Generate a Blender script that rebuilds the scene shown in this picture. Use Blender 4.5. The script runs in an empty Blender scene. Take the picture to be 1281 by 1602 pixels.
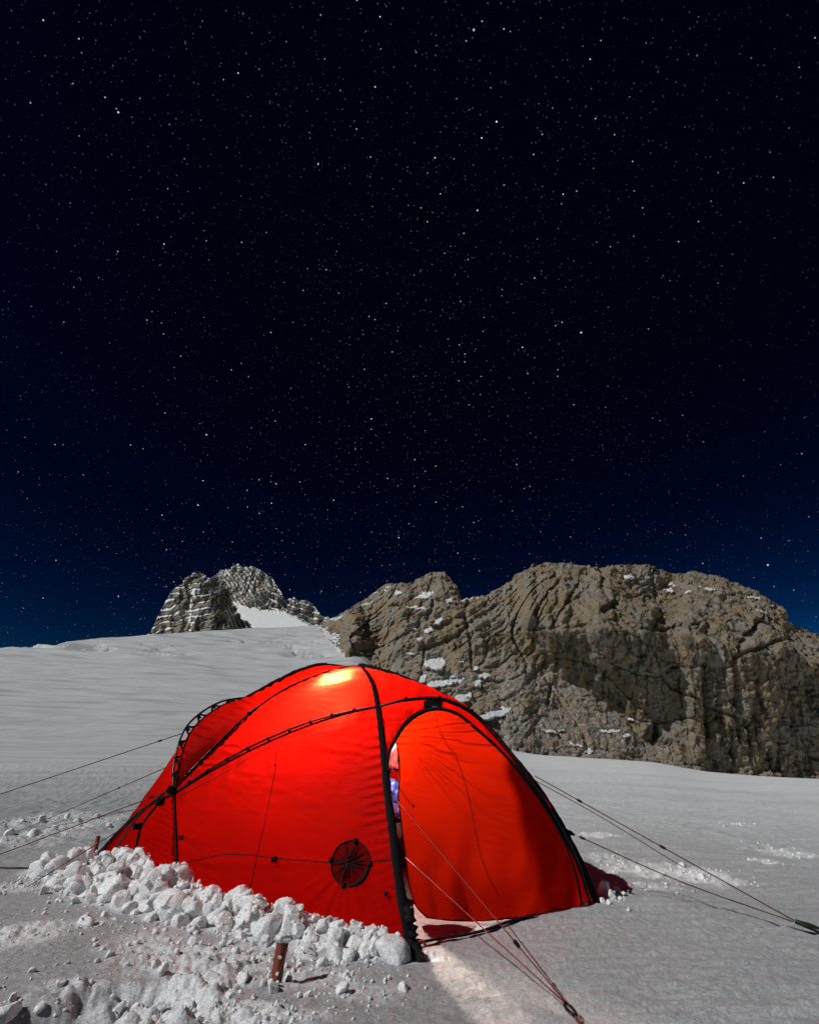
import bpy, bmesh, math, random
import numpy as np
from mathutils import Vector, Matrix
from mathutils.bvhtree import BVHTree

random.seed(11)
RNG = np.random.RandomState(5)
scene = bpy.context.scene
COL = scene.collection

# ------------------------------------------------------------------ camera
CAM_H = 0.85
FPX = 835.0                      # focal length in pixels of the 1281-wide photograph
PITCH = math.radians(24.4)
cam_data = bpy.data.cameras.new('camera')
cam = bpy.data.objects.new('camera', cam_data)
COL.objects.link(cam)
cam.location = (0, 0, CAM_H)
cam.rotation_euler = (math.radians(90) + PITCH, 0, 0)
cam_data.sensor_fit = 'HORIZONTAL'
cam_data.sensor_width = 36.0
cam_data.lens = 36.0 * FPX / 1281.0
cam_data.clip_start = 0.05
cam_data.clip_end = 6000
scene.camera = cam

# ------------------------------------------------------------------ light: moon and night sky
MOON_EL = math.radians(42)
MOON_AZ_BACK = math.radians(28)          # moon stands to the left, a little behind the camera
to_moon = Vector((-math.cos(MOON_AZ_BACK) * math.cos(MOON_EL),
                  -math.sin(MOON_AZ_BACK) * math.cos(MOON_EL), math.sin(MOON_EL)))
sun_data = bpy.data.lights.new('moon', 'SUN')
sun_data.energy = 2.8
sun_data.angle = math.radians(0.5)
sun_data.color = (1.0, 0.985, 0.96)
sun = bpy.data.objects.new('moon', sun_data)
COL.objects.link(sun)
sun.location = (-30, -10, 40)
sun.rotation_euler = (-to_moon).to_track_quat('-Z', 'Y').to_euler()

world = bpy.data.worlds.new('World')
scene.world = world
world.use_nodes = True
wn, wl = world.node_tree.nodes, world.node_tree.links
wn.clear()


def wnode(t, **kw):
    n = wn.new(t)
    for k, v in kw.items():
        setattr(n, k, v)
    return n


w_out = wnode('ShaderNodeOutputWorld')
bg_sky = wnode('ShaderNodeBackground')
bg_star = wnode('ShaderNodeBackground')
w_add = wnode('ShaderNodeAddShader')
sky = wnode('ShaderNodeTexSky')
sky.sky_type = 'NISHITA'
sky.sun_disc = False
sky.sun_elevation = MOON_EL
sky.sun_rotation = math.atan2(to_moon.x, to_moon.y)
sky.altitude = 2600
sky.air_density = 1.0
sky.dust_density = 0.2
sky.ozone_density = 3.0
w_gam = wnode('ShaderNodeGamma')
w_gam.inputs['Gamma'].default_value = 3.6
w_tint = wnode('ShaderNodeMix', data_type='RGBA', blend_type='MULTIPLY')
w_tint.inputs[0].default_value = 1.0
w_tint.inputs[7].default_value = (0.3, 1.7, 0.95, 1)
wl.new(sky.outputs[0], w_gam.inputs[0])
wl.new(w_gam.outputs[0], w_tint.inputs[6])
wl.new(w_tint.outputs[2], bg_sky.inputs[0])
bg_sky.inputs[1].default_value = 0.0001

# stars: points scattered over the celestial sphere, in three classes of brightness
w_tc = wnode('ShaderNodeTexCoord')


def star_layer(scale, radius, power, gain, seed):
    mp = wnode('ShaderNodeMapping')
    mp.inputs['Location'].default_value = (seed, seed * 0.37, -seed * 0.71)
    wl.new(w_tc.outputs['Generated'], mp.inputs['Vector'])
    v = wnode('ShaderNodeTexVoronoi', voronoi_dimensions='3D', feature='F1')
    v.inputs['Scale'].default_value = scale
    wl.new(mp.outputs[0], v.inputs['Vector'])
    mr = wnode('ShaderNodeMapRange')
    mr.inputs['From Min'].default_value = radius
    mr.inputs['From Max'].default_value = radius * 0.25
    mr.inputs['To Min'].default_value = 0
    mr.inputs['To Max'].default_value = 1
    wl.new(v.outputs['Distance'], mr.inputs['Value'])
    sep = wnode('ShaderNodeSeparateColor')
    wl.new(v.outputs['Color'], sep.inputs[0])
    pw = wnode('ShaderNodeMath', operation='POWER')
    wl.new(sep.outputs[0], pw.inputs[0])
    pw.inputs[1].default_value = power
    mu = wnode('ShaderNodeMath', operation='MULTIPLY')
    wl.new(mr.outputs[0], mu.inputs[0])
    wl.new(pw.outputs[0], mu.inputs[1])
    g = wnode('ShaderNodeMath', operation='MULTIPLY')
    wl.new(mu.outputs[0], g.inputs[0])
    g.inputs[1].default_value = gain
    # tint each star between bluish and warm white
    ct = wnode('ShaderNodeMix', data_type='RGBA')
    ct.inputs[6].default_value = (0.62, 0.78, 1.0, 1)
    ct.inputs[7].default_value = (1.0, 0.9, 0.82, 1)
    wl.new(sep.outputs[1], ct.inputs[0])
    cm = wnode('ShaderNodeMix', data_type='RGBA', blend_type='MULTIPLY')
    cm.inputs[0].default_value = 1.0
    wl.new(ct.outputs[2], cm.inputs[6])
    wl.new(g.outputs[0], cm.inputs[7])
    return cm.outputs[2]


l1 = star_layer(100, 0.105, 8.0, 1.1, 3.1)
l2 = star_layer(30, 0.034, 3.0, 2.2, 9.7)
l3 = star_layer(175, 0.20, 3.2, 0.09, 17.3)
a1 = wnode('ShaderNodeMix', data_type='RGBA', blend_type='ADD')
a1.inputs[0].default_value = 1
a2 = wnode('ShaderNodeMix', data_type='RGBA', blend_type='ADD')
a2.inputs[0].default_value = 1
wl.new(l1, a1.inputs[6]); wl.new(l2, a1.inputs[7])
wl.new(a1.outputs[2], a2.inputs[6]); wl.new(l3, a2.inputs[7])
# faint airglow under the stars, and uneven star density as in the milky way
w_fl = wnode('ShaderNodeMix', data_type='RGBA', blend_type='ADD')
w_fl.inputs[0].default_value = 1
w_fl.inputs[7].default_value = (0.0002, 0.0004, 0.0029, 1)
w_dn = wnode('ShaderNodeTexNoise')
w_dn.inputs['Scale'].default_value = 2.6
w_dn.inputs['Detail'].default_value = 4
wl.new(w_tc.outputs['Generated'], w_dn.inputs['Vector'])
w_dr = wnode('ShaderNodeMapRange')
w_dr.inputs['From Min'].default_value = 0.32; w_dr.inputs['From Max'].default_value = 0.68
w_dr.inputs['To Min'].default_value = 0.3; w_dr.inputs['To Max'].default_value = 2.1
# the milky way: a belt of denser stars on a great circle
w_dot = wnode('ShaderNodeVectorMath', operation='DOT_PRODUCT')
w_dot.inputs[1].default_value = (0.985, 0.10, -0.14)
wl.new(w_tc.outputs['Generated'], w_dot.inputs[0])
w_abs = wnode('ShaderNodeMath', operation='ABSOLUTE')
wl.new(w_dot.outputs['Value'], w_abs.inputs[0])
w_bm = wnode('ShaderNodeMapRange', interpolation_type='SMOOTHSTEP')
w_bm.inputs['From Min'].default_value = 0.30; w_bm.inputs['From Max'].default_value = 0.0
w_bm.inputs['To Min'].default_value = 0.0; w_bm.inputs['To Max'].default_value = 0.22
wl.new(w_abs.outputs[0], w_bm.inputs['Value'])
w_ad = wnode('ShaderNodeMath', operation='ADD')
wl.new(w_dn.outputs['Fac'], w_ad.inputs[0]); wl.new(w_bm.outputs[0], w_ad.inputs[1])
wl.new(w_ad.outputs[0], w_dr.inputs['Value'])
w_dm = wnode('ShaderNodeMix', data_type='RGBA', blend_type='MULTIPLY')
w_dm.inputs[0].default_value = 1
wl.new(a2.outputs[2], w_dm.inputs[6]); wl.new(w_dr.outputs[0], w_dm.inputs[7])
wl.new(w_dm.outputs[2], w_fl.inputs[6])
last = w_fl.outputs[2]
# a few of the brightest stars
for sx_, sy_, rad_, col_ in ((909, 520, .0013, (.5, .75, 1)), (741, 46, .0011, (.55, .8, 1)), (323, 680, .0010, (.7, .85, 1)), (185, 175, .0009, (1, 1, 1)), (1201, 884, .0010, (1, .95, .9))):
    yu_ = (801.0 - sy_) / FPX
    d_ = Vector(((sx_ - 640.5) / FPX, math.cos(PITCH) - math.sin(PITCH) * yu_, math.sin(PITCH) + math.cos(PITCH) * yu_)).normalized()
    di_ = wnode('ShaderNodeVectorMath', operation='DISTANCE')
    di_.inputs[1].default_value = d_
    wl.new(w_tc.outputs['Generated'], di_.inputs[0])
    mr_ = wnode('ShaderNodeMapRange')
    mr_.inputs['From Min'].default_value = rad_ * 1.6; mr_.inputs['From Max'].default_value = rad_ * .3
    wl.new(di_.outputs['Value'], mr_.inputs['Value'])
    cs_ = wnode('ShaderNodeMix', data_type='RGBA', blend_type='MULTIPLY'); cs_.inputs[0].default_value = 1
    cs_.inputs[6].default_value = (*col_, 1)
    wl.new(mr_.outputs[0], cs_.inputs[7])
    ad_ = wnode('ShaderNodeMix', data_type='RGBA', blend_type='ADD'); ad_.inputs[0].default_value = 1
    wl.new(last, ad_.inputs[6]); wl.new(cs_.outputs[2], ad_.inputs[7])
    last = ad_.outputs[2]
wl.new(last, bg_star.inputs[0])
bg_star.inputs[1].default_value = 1.0
wl.new(bg_sky.outputs[0], w_add.inputs[0])
wl.new(bg_star.outputs[0], w_add.inputs[1])
wl.new(w_add.outputs[0], w_out.inputs[0])

scene.view_settings.view_transform = 'Standard'
scene.view_settings.look = 'None'
scene.view_settings.exposure = 0
scene.view_settings.gamma = 1
scene.view_settings.use_curve_mapping = False
scene.render.engine = 'CYCLES'
scene.cycles.use_denoising = True
scene.cycles.max_bounces = 6
scene.cycles.diffuse_bounces = 3
scene.cycles.transmission_bounces = 4
scene.cycles.sample_clamp_indirect = 2.0
scene.render.film_transparent = False

# ------------------------------------------------------------------ noise and helpers
_perm = np.random.RandomState(7).permutation(256)
_grad = np.random.RandomState(8).normal(size=(256, 3)).astype(np.float32)
_grad /= np.linalg.norm(_grad, axis=1)[:, None]


def noise3(x, y, z):
    x = np.asarray(x, np.float64); y = np.asarray(y, np.float64); z = np.asarray(z, np.float64)
    x, y, z = np.broadcast_arrays(x, y, z)
    xi = np.floor(x).astype(np.int64); yi = np.floor(y).astype(np.int64); zi = np.floor(z).astype(np.int64)
    fx = (x - xi).astype(np.float32); fy = (y - yi).astype(np.float32); fz = (z - zi).astype(np.float32)
    u = fx * fx * fx * (fx * (fx * 6 - 15) + 10)
    v = fy * fy * fy * (fy * (fy * 6 - 15) + 10)
    w = fz * fz * fz * (fz * (fz * 6 - 15) + 10)
    out = np.zeros(x.shape, np.float32)
    for dx in (0, 1):
        hx = _perm[(xi + dx) & 255]
        wx = u if dx else 1 - u
        for dy in (0, 1):
            hy = _perm[(hx + yi + dy) & 255]
            wy = v if dy else 1 - v
            for dz in (0, 1):
                h = _perm[(hy + zi + dz) & 255]
                g = _grad[h]
                wz = w if dz else 1 - w
                out += wx * wy * wz * (g[..., 0] * (fx - dx) + g[..., 1] * (fy - dy) + g[..., 2] * (fz - dz))
    return out * 1.5


def fbm(x, y, z, octv=4, gain=0.5, lac=2.03):
    s = 0; a = 1.0
    for k in range(octv):
        s = s + a * noise3(x + 17.3 * k, y - 9.1 * k, z + 4.7 * k)
        x = x * lac; y = y * lac; z = z * lac; a *= gain
    return s


def ridged(x, y, z, octv=4, gain=0.5, lac=2.1):
    s = 0; a = 1.0
    for k in range(octv):
        s = s + a * (1 - np.abs(noise3(x + 11.3 * k, y + 5.1 * k, z - 7.7 * k)) * 2)
        x = x * lac; y = y * lac; z = z * lac; a *= gain
    return s


def sstep(a, b, x):
    t = np.clip((x - a) / (b - a), 0, 1)
    return t * t * (3 - 2 * t)


CP, SP = math.cos(PITCH), math.sin(PITCH)


def ray(px, py):
    x = (np.asarray(px, float) - 640.5) / FPX
    yu = (801.0 - np.asarray(py, float)) / FPX
    return x, CP - SP * yu, SP + CP * yu


def at(px, py, Y):
    """Point on the line of sight through a pixel of the photo at distance Y in front of the camera."""
    x, y, z = ray(px, py)
    t = Y / y
    return Vector((float(x * t), float(Y), float(CAM_H + z * t)))


def to_px(x, y, z):
    dz = z - CAM_H
    f = y * CP + dz * SP
    up = -y * SP + dz * CP
    return 640.5 + FPX * x / f, 801.0 - FPX * up / f


def mesh_from_np(name, verts, quads, smooth=True):
    me = bpy.data.meshes.new(name)
    verts = np.ascontiguousarray(verts, np.float32); quads = np.ascontiguousarray(quads, np.int32)
    n = quads.shape[1]
    me.vertices.add(len(verts)); me.vertices.foreach_set('co', verts.ravel())
    me.loops.add(quads.size); me.loops.foreach_set('vertex_index', quads.ravel())
    me.polygons.add(len(quads))
    me.polygons.foreach_set('loop_start', np.arange(0, quads.size, n, dtype=np.int32))
    me.update(calc_edges=True)
    if smooth:
        me.polygons.foreach_set('use_smooth', np.ones(len(quads), bool))
    me.validate()
    return me


def grid_faces(nu, nv, wrap=False):
    i = np.arange(nu if wrap else nu - 1); j = np.arange(nv - 1)
    I, J = np.meshgrid(i, j, indexing='ij')
    I2 = (I + 1) % nu
    return np.stack([I * nv + J, I2 * nv + J, I2 * nv + J + 1, I * nv + J + 1], -1).reshape(-1, 4)


def set_attr(me, name, vals):
    a = me.attributes.new(name, 'FLOAT', 'POINT')
    a.data.foreach_set('value', np.ascontiguousarray(vals, np.float32).ravel())


def obj(name, me, mat=None, parent=None):
    o = bpy.data.objects.new(name, me)
    COL.objects.link(o)
    if mat is not None and me is not None and not len(me.materials):
        me.materials.append(mat)
    if parent is not None:
        o.parent = parent
        o.matrix_parent_inverse = Matrix.Translation(-parent.location)
    return o


def tag(o, label, cat, group=None, kind=None):
    if label: o['label'] = label
    if cat: o['category'] = cat
    if group: o['group'] = group
    if kind: o['kind'] = kind
    return o


def empty(name, loc, label=None, cat=None, group=None):
    o = bpy.data.objects.new(name, None)
    COL.objects.link(o)
    o.location = loc
    o.empty_display_size = 0.1
    return tag(o, label, cat, group)


def catmull(pts, per=14):
    """Centripetal Catmull-Rom through pts -> dense array; sample index of control i is i*per."""
    P = np.array([list(p) for p in pts], float)
    if len(P) == 2:
        t = np.linspace(0, 1, per + 1)[:, None]
        return P[0] * (1 - t) + P[1] * t
    P = np.vstack([2 * P[0] - P[1], P, 2 * P[-1] - P[-2]])
    out = []
    for i in range(1, len(P) - 2):
        p0, p1, p2, p3 = P[i - 1:i + 3]
        t0 = 0; t1 = t0 + max(np.linalg.norm(p1 - p0), 1e-6) ** .5
        t2 = t1 + max(np.linalg.norm(p2 - p1), 1e-6) ** .5; t3 = t2 + max(np.linalg.norm(p3 - p2), 1e-6) ** .5
        t = np.linspace(t1, t2, per, endpoint=False)[:, None]
        a1 = (t1 - t) / (t1 - t0) * p0 + (t - t0) / (t1 - t0) * p1
        a2 = (t2 - t) / (t2 - t1) * p1 + (t - t1) / (t2 - t1) * p2
        a3 = (t3 - t) / (t3 - t2) * p2 + (t - t2) / (t3 - t2) * p3
        b1 = (t2 - t) / (t2 - t0) * a1 + (t - t0) / (t2 - t0) * a2
        b2 = (t3 - t) / (t3 - t1) * a2 + (t - t1) / (t3 - t1) * a3
        out.append((t2 - t) / (t2 - t1) * b1 + (t - t1) / (t2 - t1) * b2)
    out.append(P[-2][None])
    return np.vstack(out)


def resample(arr, n):
    d = np.r_[0, np.cumsum(np.linalg.norm(np.diff(arr, axis=0), axis=1))]
    s = np.linspace(0, d[-1], n)
    return np.stack([np.interp(s, d, arr[:, k]) for k in range(3)], 1)


def tube_arrays(path, rad, seg=8, flat=None, flat_dir=None):
    """verts, quads of a tube along path; rad scalar or array; flat = width factor across flat_dir normal."""
    P = np.asarray(path, float); n = len(P)
    T = np.gradient(P, axis=0); T /= np.linalg.norm(T, axis=1)[:, None] + 1e-12
    R = np.broadcast_to(np.asarray(rad, float), (n,))
    if flat_dir is None:
        ref = np.array([0.13, 0.31, 0.94]); N = np.cross(T, ref)
        bad = np.linalg.norm(N, axis=1) < 0.1
        N[bad] = np.cross(T[bad], np.array([1.0, 0.2, 0.0]))
    else:
        N = np.asarray(flat_dir, float) - (np.sum(np.asarray(flat_dir) * T, 1))[:, None] * T
    N /= np.linalg.norm(N, axis=1)[:, None] + 1e-12
    B = np.cross(T, N)
    a = np.linspace(0, 2 * math.pi, seg, endpoint=False)
    w = 1.0 if flat is None else flat
    V = P[:, None, :] + R[:, None, None] * (np.cos(a)[None, :, None] * N[:, None, :] + w * np.sin(a)[None, :, None] * B[:, None, :])
    I, J = np.meshgrid(np.arange(n - 1), np.arange(seg), indexing='ij')
    J2 = (J + 1) % seg
    F = np.stack([I * seg + J, I * seg + J2, (I + 1) * seg + J2, (I + 1) * seg + J], -1).reshape(-1, 4)
    V = V.reshape(-1, 3)
    # close the ends with a tiny cone of quads
    V = np.vstack([V, P[0], P[-1]])
    k0, k1 = n * seg, n * seg + 1
    caps = []
    for j in range(0, seg, 2):
        caps.append((k0, (j + 2) % seg, (j + 1) % seg, j))
        b = (n - 1) * seg
        caps.append((k1, b + j, b + (j + 1) % seg, b + (j + 2) % seg))
    return V, np.vstack([F, np.array(caps)])


def tube(name, path, rad, mat, parent=None, seg=8, flat=None, flat_dir=None):
    V, F = tube_arrays(path, rad, seg, flat, flat_dir)
    return obj(name, mesh_from_np(name, V, F), mat, parent)


# ------------------------------------------------------------------ materials
def new_mat(name):
    m = bpy.data.materials.new(name)
    m.use_nodes = True
    nt = m.node_tree
    return m, nt.nodes, nt.links, nt.nodes['Principled BSDF']


def simple_mat(name, col, rough=0.6, metal=0.0, spec=0.5, vary=0.25, scale=60, bump=0.1):
    m, n, l, b = new_mat(name)
    tc = n.new('ShaderNodeTexCoord')
    no = n.new('ShaderNodeTexNoise'); no.inputs['Scale'].default_value = scale; no.inputs['Detail'].default_value = 4
    l.new(tc.outputs['Object'], no.inputs['Vector'])
    mx = n.new('ShaderNodeMix'); mx.data_type = 'RGBA'
    mx.inputs[6].default_value = (*[c * (1 - vary) for c in col], 1)
    mx.inputs[7].default_value = (*[min(1, c * (1 + vary)) for c in col], 1)
    l.new(no.outputs['Fac'], mx.inputs[0]); l.new(mx.outputs[2], b.inputs['Base Color'])
    b.inputs['Roughness'].default_value = rough; b.inputs['Metallic'].default_value = metal
    b.inputs['Specular IOR Level'].default_value = spec
    if bump:
        bp = n.new('ShaderNodeBump'); bp.inputs['Strength'].default_value = bump; bp.inputs['Distance'].default_value = 0.003
        l.new(no.outputs['Fac'], bp.inputs['Height']); l.new(bp.outputs[0], b.inputs['Normal'])
    return m


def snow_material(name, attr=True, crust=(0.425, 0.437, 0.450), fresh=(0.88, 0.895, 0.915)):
    m, n, l, b = new_mat(name)
    tc = n.new('ShaderNodeTexCoord')
    geo = n.new('ShaderNodeNewGeometry')
    n1 = n.new('ShaderNodeTexNoise'); n1.inputs['Scale'].default_value = 0.9; n1.inputs['Detail'].default_value = 6
    l.new(geo.outputs['Position'], n1.inputs['Vector'])
    n2 = n.new('ShaderNodeTexNoise'); n2.inputs['Scale'].default_value = 55; n2.inputs['Detail'].default_value = 5; n2.inputs['Roughness'].default_value = 0.7
    l.new(geo.outputs['Position'], n2.inputs['Vector'])
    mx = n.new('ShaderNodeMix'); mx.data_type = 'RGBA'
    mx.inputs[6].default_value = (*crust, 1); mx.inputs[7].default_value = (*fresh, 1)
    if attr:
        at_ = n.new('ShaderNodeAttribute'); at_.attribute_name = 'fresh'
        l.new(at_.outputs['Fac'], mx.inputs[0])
    else:
        mx.inputs[0].default_value = 1
    vr = n.new('ShaderNodeMapRange')
    vr.inputs['From Min'].default_value = 0.3; vr.inputs['From Max'].default_value = 0.7
    vr.inputs['To Min'].default_value = 0.93; vr.inputs['To Max'].default_value = 1.05
    l.new(n1.outputs['Fac'], vr.inputs['Value'])
    vr2 = n.new('ShaderNodeMapRange')
    vr2.inputs['From Min'].default_value = 0.3; vr2.inputs['From Max'].default_value = 0.7
    vr2.inputs['To Min'].default_value = 0.88; vr2.inputs['To Max'].default_value = 1.06
    l.new(n2.outputs['Fac'], vr2.inputs['Value'])
    mm0 = n.new('ShaderNodeMath'); mm0.operation = 'MULTIPLY'
    l.new(vr.outputs[0], mm0.inputs[0]); l.new(vr2.outputs[0], mm0.inputs[1])
    # coarse ice grains and a few specks of grit
    n5 = n.new('ShaderNodeTexVoronoi'); n5.inputs['Scale'].default_value = 170
    l.new(geo.outputs['Position'], n5.inputs['Vector'])
    sc5 = n.new('ShaderNodeSeparateColor'); l.new(n5.outputs['Color'], sc5.inputs[0])
    vr5 = n.new('ShaderNodeMapRange'); vr5.inputs['To Min'].default_value = 0.72; vr5.inputs['To Max'].default_value = 1.16
    l.new(sc5.outputs[0], vr5.inputs['Value'])
    n6 = n.new('ShaderNodeTexVoronoi'); n6.inputs['Scale'].default_value = 9
    l.new(geo.outputs['Position'], n6.inputs['Vector'])
    vr6 = n.new('ShaderNodeMapRange'); vr6.inputs['From Min'].default_value = 0.02; vr6.inputs['From Max'].default_value = 0.05
    vr6.inputs['To Min'].default_value = 0.35; vr6.inputs['To Max'].default_value = 1.0
    l.new(n6.outputs['Distance'], vr6.inputs['Value'])
    mm1 = n.new('ShaderNodeMath'); mm1.operation = 'MULTIPLY'
    l.new(vr5.outputs[0], mm1.inputs[0]); l.new(vr6.outputs[0], mm1.inputs[1])
    mm = n.new('ShaderNodeMath'); mm.operation = 'MULTIPLY'
    l.new(mm0.outputs[0], mm.inputs[0]); l.new(mm1.outputs[0], mm.inputs[1])
    m2 = n.new('ShaderNodeMix'); m2.data_type = 'RGBA'; m2.blend_type = 'MULTIPLY'; m2.inputs[0].default_value = 1
    l.new(mx.outputs[2], m2.inputs[6]); l.new(mm.outputs[0], m2.inputs[7])
    l.new(m2.outputs[2], b.inputs['Base Color'])
    b.inputs['Roughness'].default_value = 0.55
    b.inputs['Specular IOR Level'].default_value = 0.25
    # icy grain relief
    n3 = n.new('ShaderNodeTexNoise'); n3.inputs['Scale'].default_value = 95; n3.inputs['Detail'].default_value = 4; n3.inputs['Roughness'].default_value = 0.75
    l.new(geo.outputs['Position'], n3.inputs['Vector'])
    bp = n.new('ShaderNodeBump'); bp.inputs['Strength'].default_value = 0.75; bp.inputs['Distance'].default_value = 0.009
    l.new(n3.outputs['Fac'], bp.inputs['Height'])
    bp2 = n.new('ShaderNodeBump'); bp2.inputs['Strength'].default_value = 0.5; bp2.inputs['Distance'].default_value = 0.015
    n4 = n.new('ShaderNodeTexNoise'); n4.inputs['Scale'].default_value = 26; n4.inputs['Detail'].default_value = 5
    l.new(geo.outputs['Position'], n4.inputs['Vector'])
    l.new(n4.outputs['Fac'], bp2.inputs['Height']); l.new(bp.outputs[0], bp2.inputs['Normal'])
    l.new(bp2.outputs[0], b.inputs['Normal'])
    return m


FWD = 0.14


def fabric_material(name, trans=(0.130, 0.0011, 0.0004), diff=(0.11, 0.0010, 0.0007), weave=True):
    m, n, l, b = new_mat(name)
    n.remove(b)
    out = n['Material Output']
    tr = n.new('ShaderNodeBsdfTranslucent'); tr.inputs[0].default_value = (*trans, 1)
    df = n.new('ShaderNodeBsdfDiffuse'); df.inputs[0].default_value = (*diff, 1)
    gl = n.new('ShaderNodeBsdfGlossy'); gl.inputs['Roughness'].default_value = 0.45
    gl.inputs[0].default_value = (0.001, 0.0005, 0.0005, 1)
    ad = n.new('ShaderNodeAddShader'); ad2 = n.new('ShaderNodeAddShader')
    geo = n.new('ShaderNodeNewGeometry')
    no = n.new('ShaderNodeTexNoise'); no.inputs['Scale'].default_value = 11; no.inputs['Detail'].default_value = 7
    mp = n.new('ShaderNodeMapping'); mp.inputs['Scale'].default_value = (1, 1, 3.6); mp.inputs['Rotation'].default_value = (0, .25, 0)
    l.new(geo.outputs['Position'], mp.inputs[0]); l.new(mp.outputs[0], no.inputs['Vector'])
    bp = n.new('ShaderNodeBump'); bp.inputs['Strength'].default_value = 0.22; bp.inputs['Distance'].default_value = 0.012
    l.new(no.outputs['Fac'], bp.inputs['Height'])
    for s in (tr, df, gl):
        l.new(bp.outputs[0], s.inputs['Normal'])
    rf = n.new('ShaderNodeBsdfRefraction'); rf.inputs['Roughness'].default_value = 0.85; rf.inputs['IOR'].default_value = 1.45
    rf.inputs[0].default_value = (*[c * FWD for c in trans], 1)
    tr.inputs[0].default_value = (*[c * (1 - FWD) for c in trans], 1)
    l.new(bp.outputs[0], rf.inputs['Normal'])
    ad3 = n.new('ShaderNodeAddShader')
    l.new(tr.outputs[0], ad3.inputs[0]); l.new(rf.outputs[0], ad3.inputs[1])
    l.new(ad3.outputs[0], ad.inputs[0]); l.new(df.outputs[0], ad.inputs[1])
    l.new(ad.outputs[0], ad2.inputs[0]); l.new(gl.outputs[0], ad2.inputs[1])
    l.new(ad2.outputs[0], out.inputs[0])
    return m


M_SNOW = snow_material('snow_ground')
M_BLOCK = snow_material('snow_blocks', attr=False, fresh=(0.93, 0.935, 0.945))
M_FABRIC = fabric_material('red_ripstop_nylon')
M_FABRIC2 = fabric_material('red_nylon_double_layer', trans=(0.045, 0.0006, 0.0002), diff=(0.10, 0.003, 0.002))
M_DOOR = fabric_material('red_door_nylon', trans=(0.160, 0.0042, 0.0004), diff=(0.12, 0.0012, 0.0008))
M_BLACK = simple_mat('black_webbing', (0.010, 0.009, 0.011), 0.8, spec=0.08, vary=0.4, scale=220, bump=0.3)
M_POLE = simple_mat('black_anodised_pole', (0.02, 0.018, 0.02), 0.32, 0.7)
M_CORD = simple_mat('dark_red_cord', (0.09, 0.022, 0.018), 0.8, scale=400)
M_REDCORD = simple_mat('red_cord', (0.22, 0.014, 0.016), 0.8, scale=400)
M_STAKE = simple_mat('rust_red_stake', (0.22, 0.045, 0.02), 0.5, 0.1, vary=0.35, scale=40)
M_METAL = simple_mat('dark_metal', (0.035, 0.028, 0.024), 0.3, 0.8)
M_GREEN = simple_mat('green_anodised', (0.030, 0.045, 0.014), 0.3, 0.6)
M_TAN = simple_mat('tan_webbing', (0.42, 0.24, 0.08), 0.8, scale=200)
M_WHITE = simple_mat('white_print', (0.8, 0.8, 0.8), 0.7)
M_BLUE = simple_mat('blue_nylon', (0.010, 0.035, 0.20), 0.5, scale=20)
M_PURPLE = simple_mat('purple_nylon', (0.05, 0.018, 0.11), 0.5, scale=20)
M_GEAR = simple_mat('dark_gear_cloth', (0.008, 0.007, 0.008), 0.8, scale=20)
M_RED = simple_mat('red_gear_cloth', (0.10, 0.005, 0.004), 0.6, scale=20)

# ------------------------------------------------------------------ terrain shape
# snow skyline of the photo -> direction and slope, then a crest distance for each direction
_sk = [(-500, 1085, 240), (-200, 1035, 250), (0, 1012, 260), (120, 1003, 265), (240, 991, 270), (400, 983, 280), (500, 978, 285),
       (560, 977, 280), (605, 1075, 220), (640, 1120, 180), (720, 1150, 120), (800, 1174, 75), (840, 1181, 66), (920, 1186, 64),
       (1020, 1192, 62), (1100, 1207, 58), (1180, 1214, 57), (1281, 1219, 56), (1500, 1225, 56), (1900, 1235, 56)]
_az, _tn, _rc = [], [], []
for px_, py_, rc_ in _sk:
    x_, y_, z_ = ray(px_, py_)
    _az.append(math.atan2(x_, y_)); _tn.append(z_ / math.hypot(x_, y_)); _rc.append(rc_)
_az = np.array([-math.pi] + [-2.0] + _az + [2.0, math.pi])
_tn = np.array([-0.006, 0.0] + _tn + [-0.012, -0.006])
_rc = np.array([90.0, 160.0] + _rc + [60.0, 90.0])


_ft = np.linspace(-math.pi, math.pi, 3601)
_fk = np.ones(15) / 15.0
def _soft(tab):
    f = np.interp(_ft, _az, tab)
    for _ in range(2): f = np.convolve(np.pad(f, 7, mode='edge'), _fk, 'valid')
    return f
_ftn, _frc = _soft(_tn), _soft(_rc)


def terrain(x, y):
    r = np.hypot(x, y); a = np.arctan2(x, y)
    tn = np.interp(a, _ft, _ftn); rc = np.interp(a, _ft, _frc)
    zc = CAM_H + tn * rc
    s = np.maximum(r - 3.5, 0) / (rc - 3.5)
    pw = np.interp(a, [-2.0, -0.9, float(_az[2 + 7]), float(_az[2 + 11]), 2.0], [1.35, 2.4, 2.4, 1.35, 1.35])
    inside = zc * np.minimum(s, 1) ** pw
    beyond = -np.maximum(s - 1, 0) * (0.30 * rc) * 0.35
    return inside + np.maximum(beyond, -25)


def gp(px, py):
    """Point of the ground seen at a pixel."""
    x, y, z = ray(px, py)
    t = 4.0
    for _ in range(60):
        h = float(terrain(np.array([x * t]), np.array([y * t]))[0])
        t2 = (h - CAM_H) / z if z < -1e-4 else t
        t = 0.5 * t + 0.5 * max(t2, 0.5)
    return Vector((float(x * t), float(y * t), float(CAM_H + z * t)))


# tent base corners
pF = gp(645, 1484); pL = gp(281, 1400); pR = gp(936, 1413); pRi = gp(924, 1414); pLL = gp(148, 1340); pB1 = gp(158, 1365)
bank_line = np.array([[*gp(100, 1362)[:2]], [*gp(205, 1372)[:2]], [*pL[:2]], [*gp(450, 1441)[:2]], [*pF[:2]]])


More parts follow.
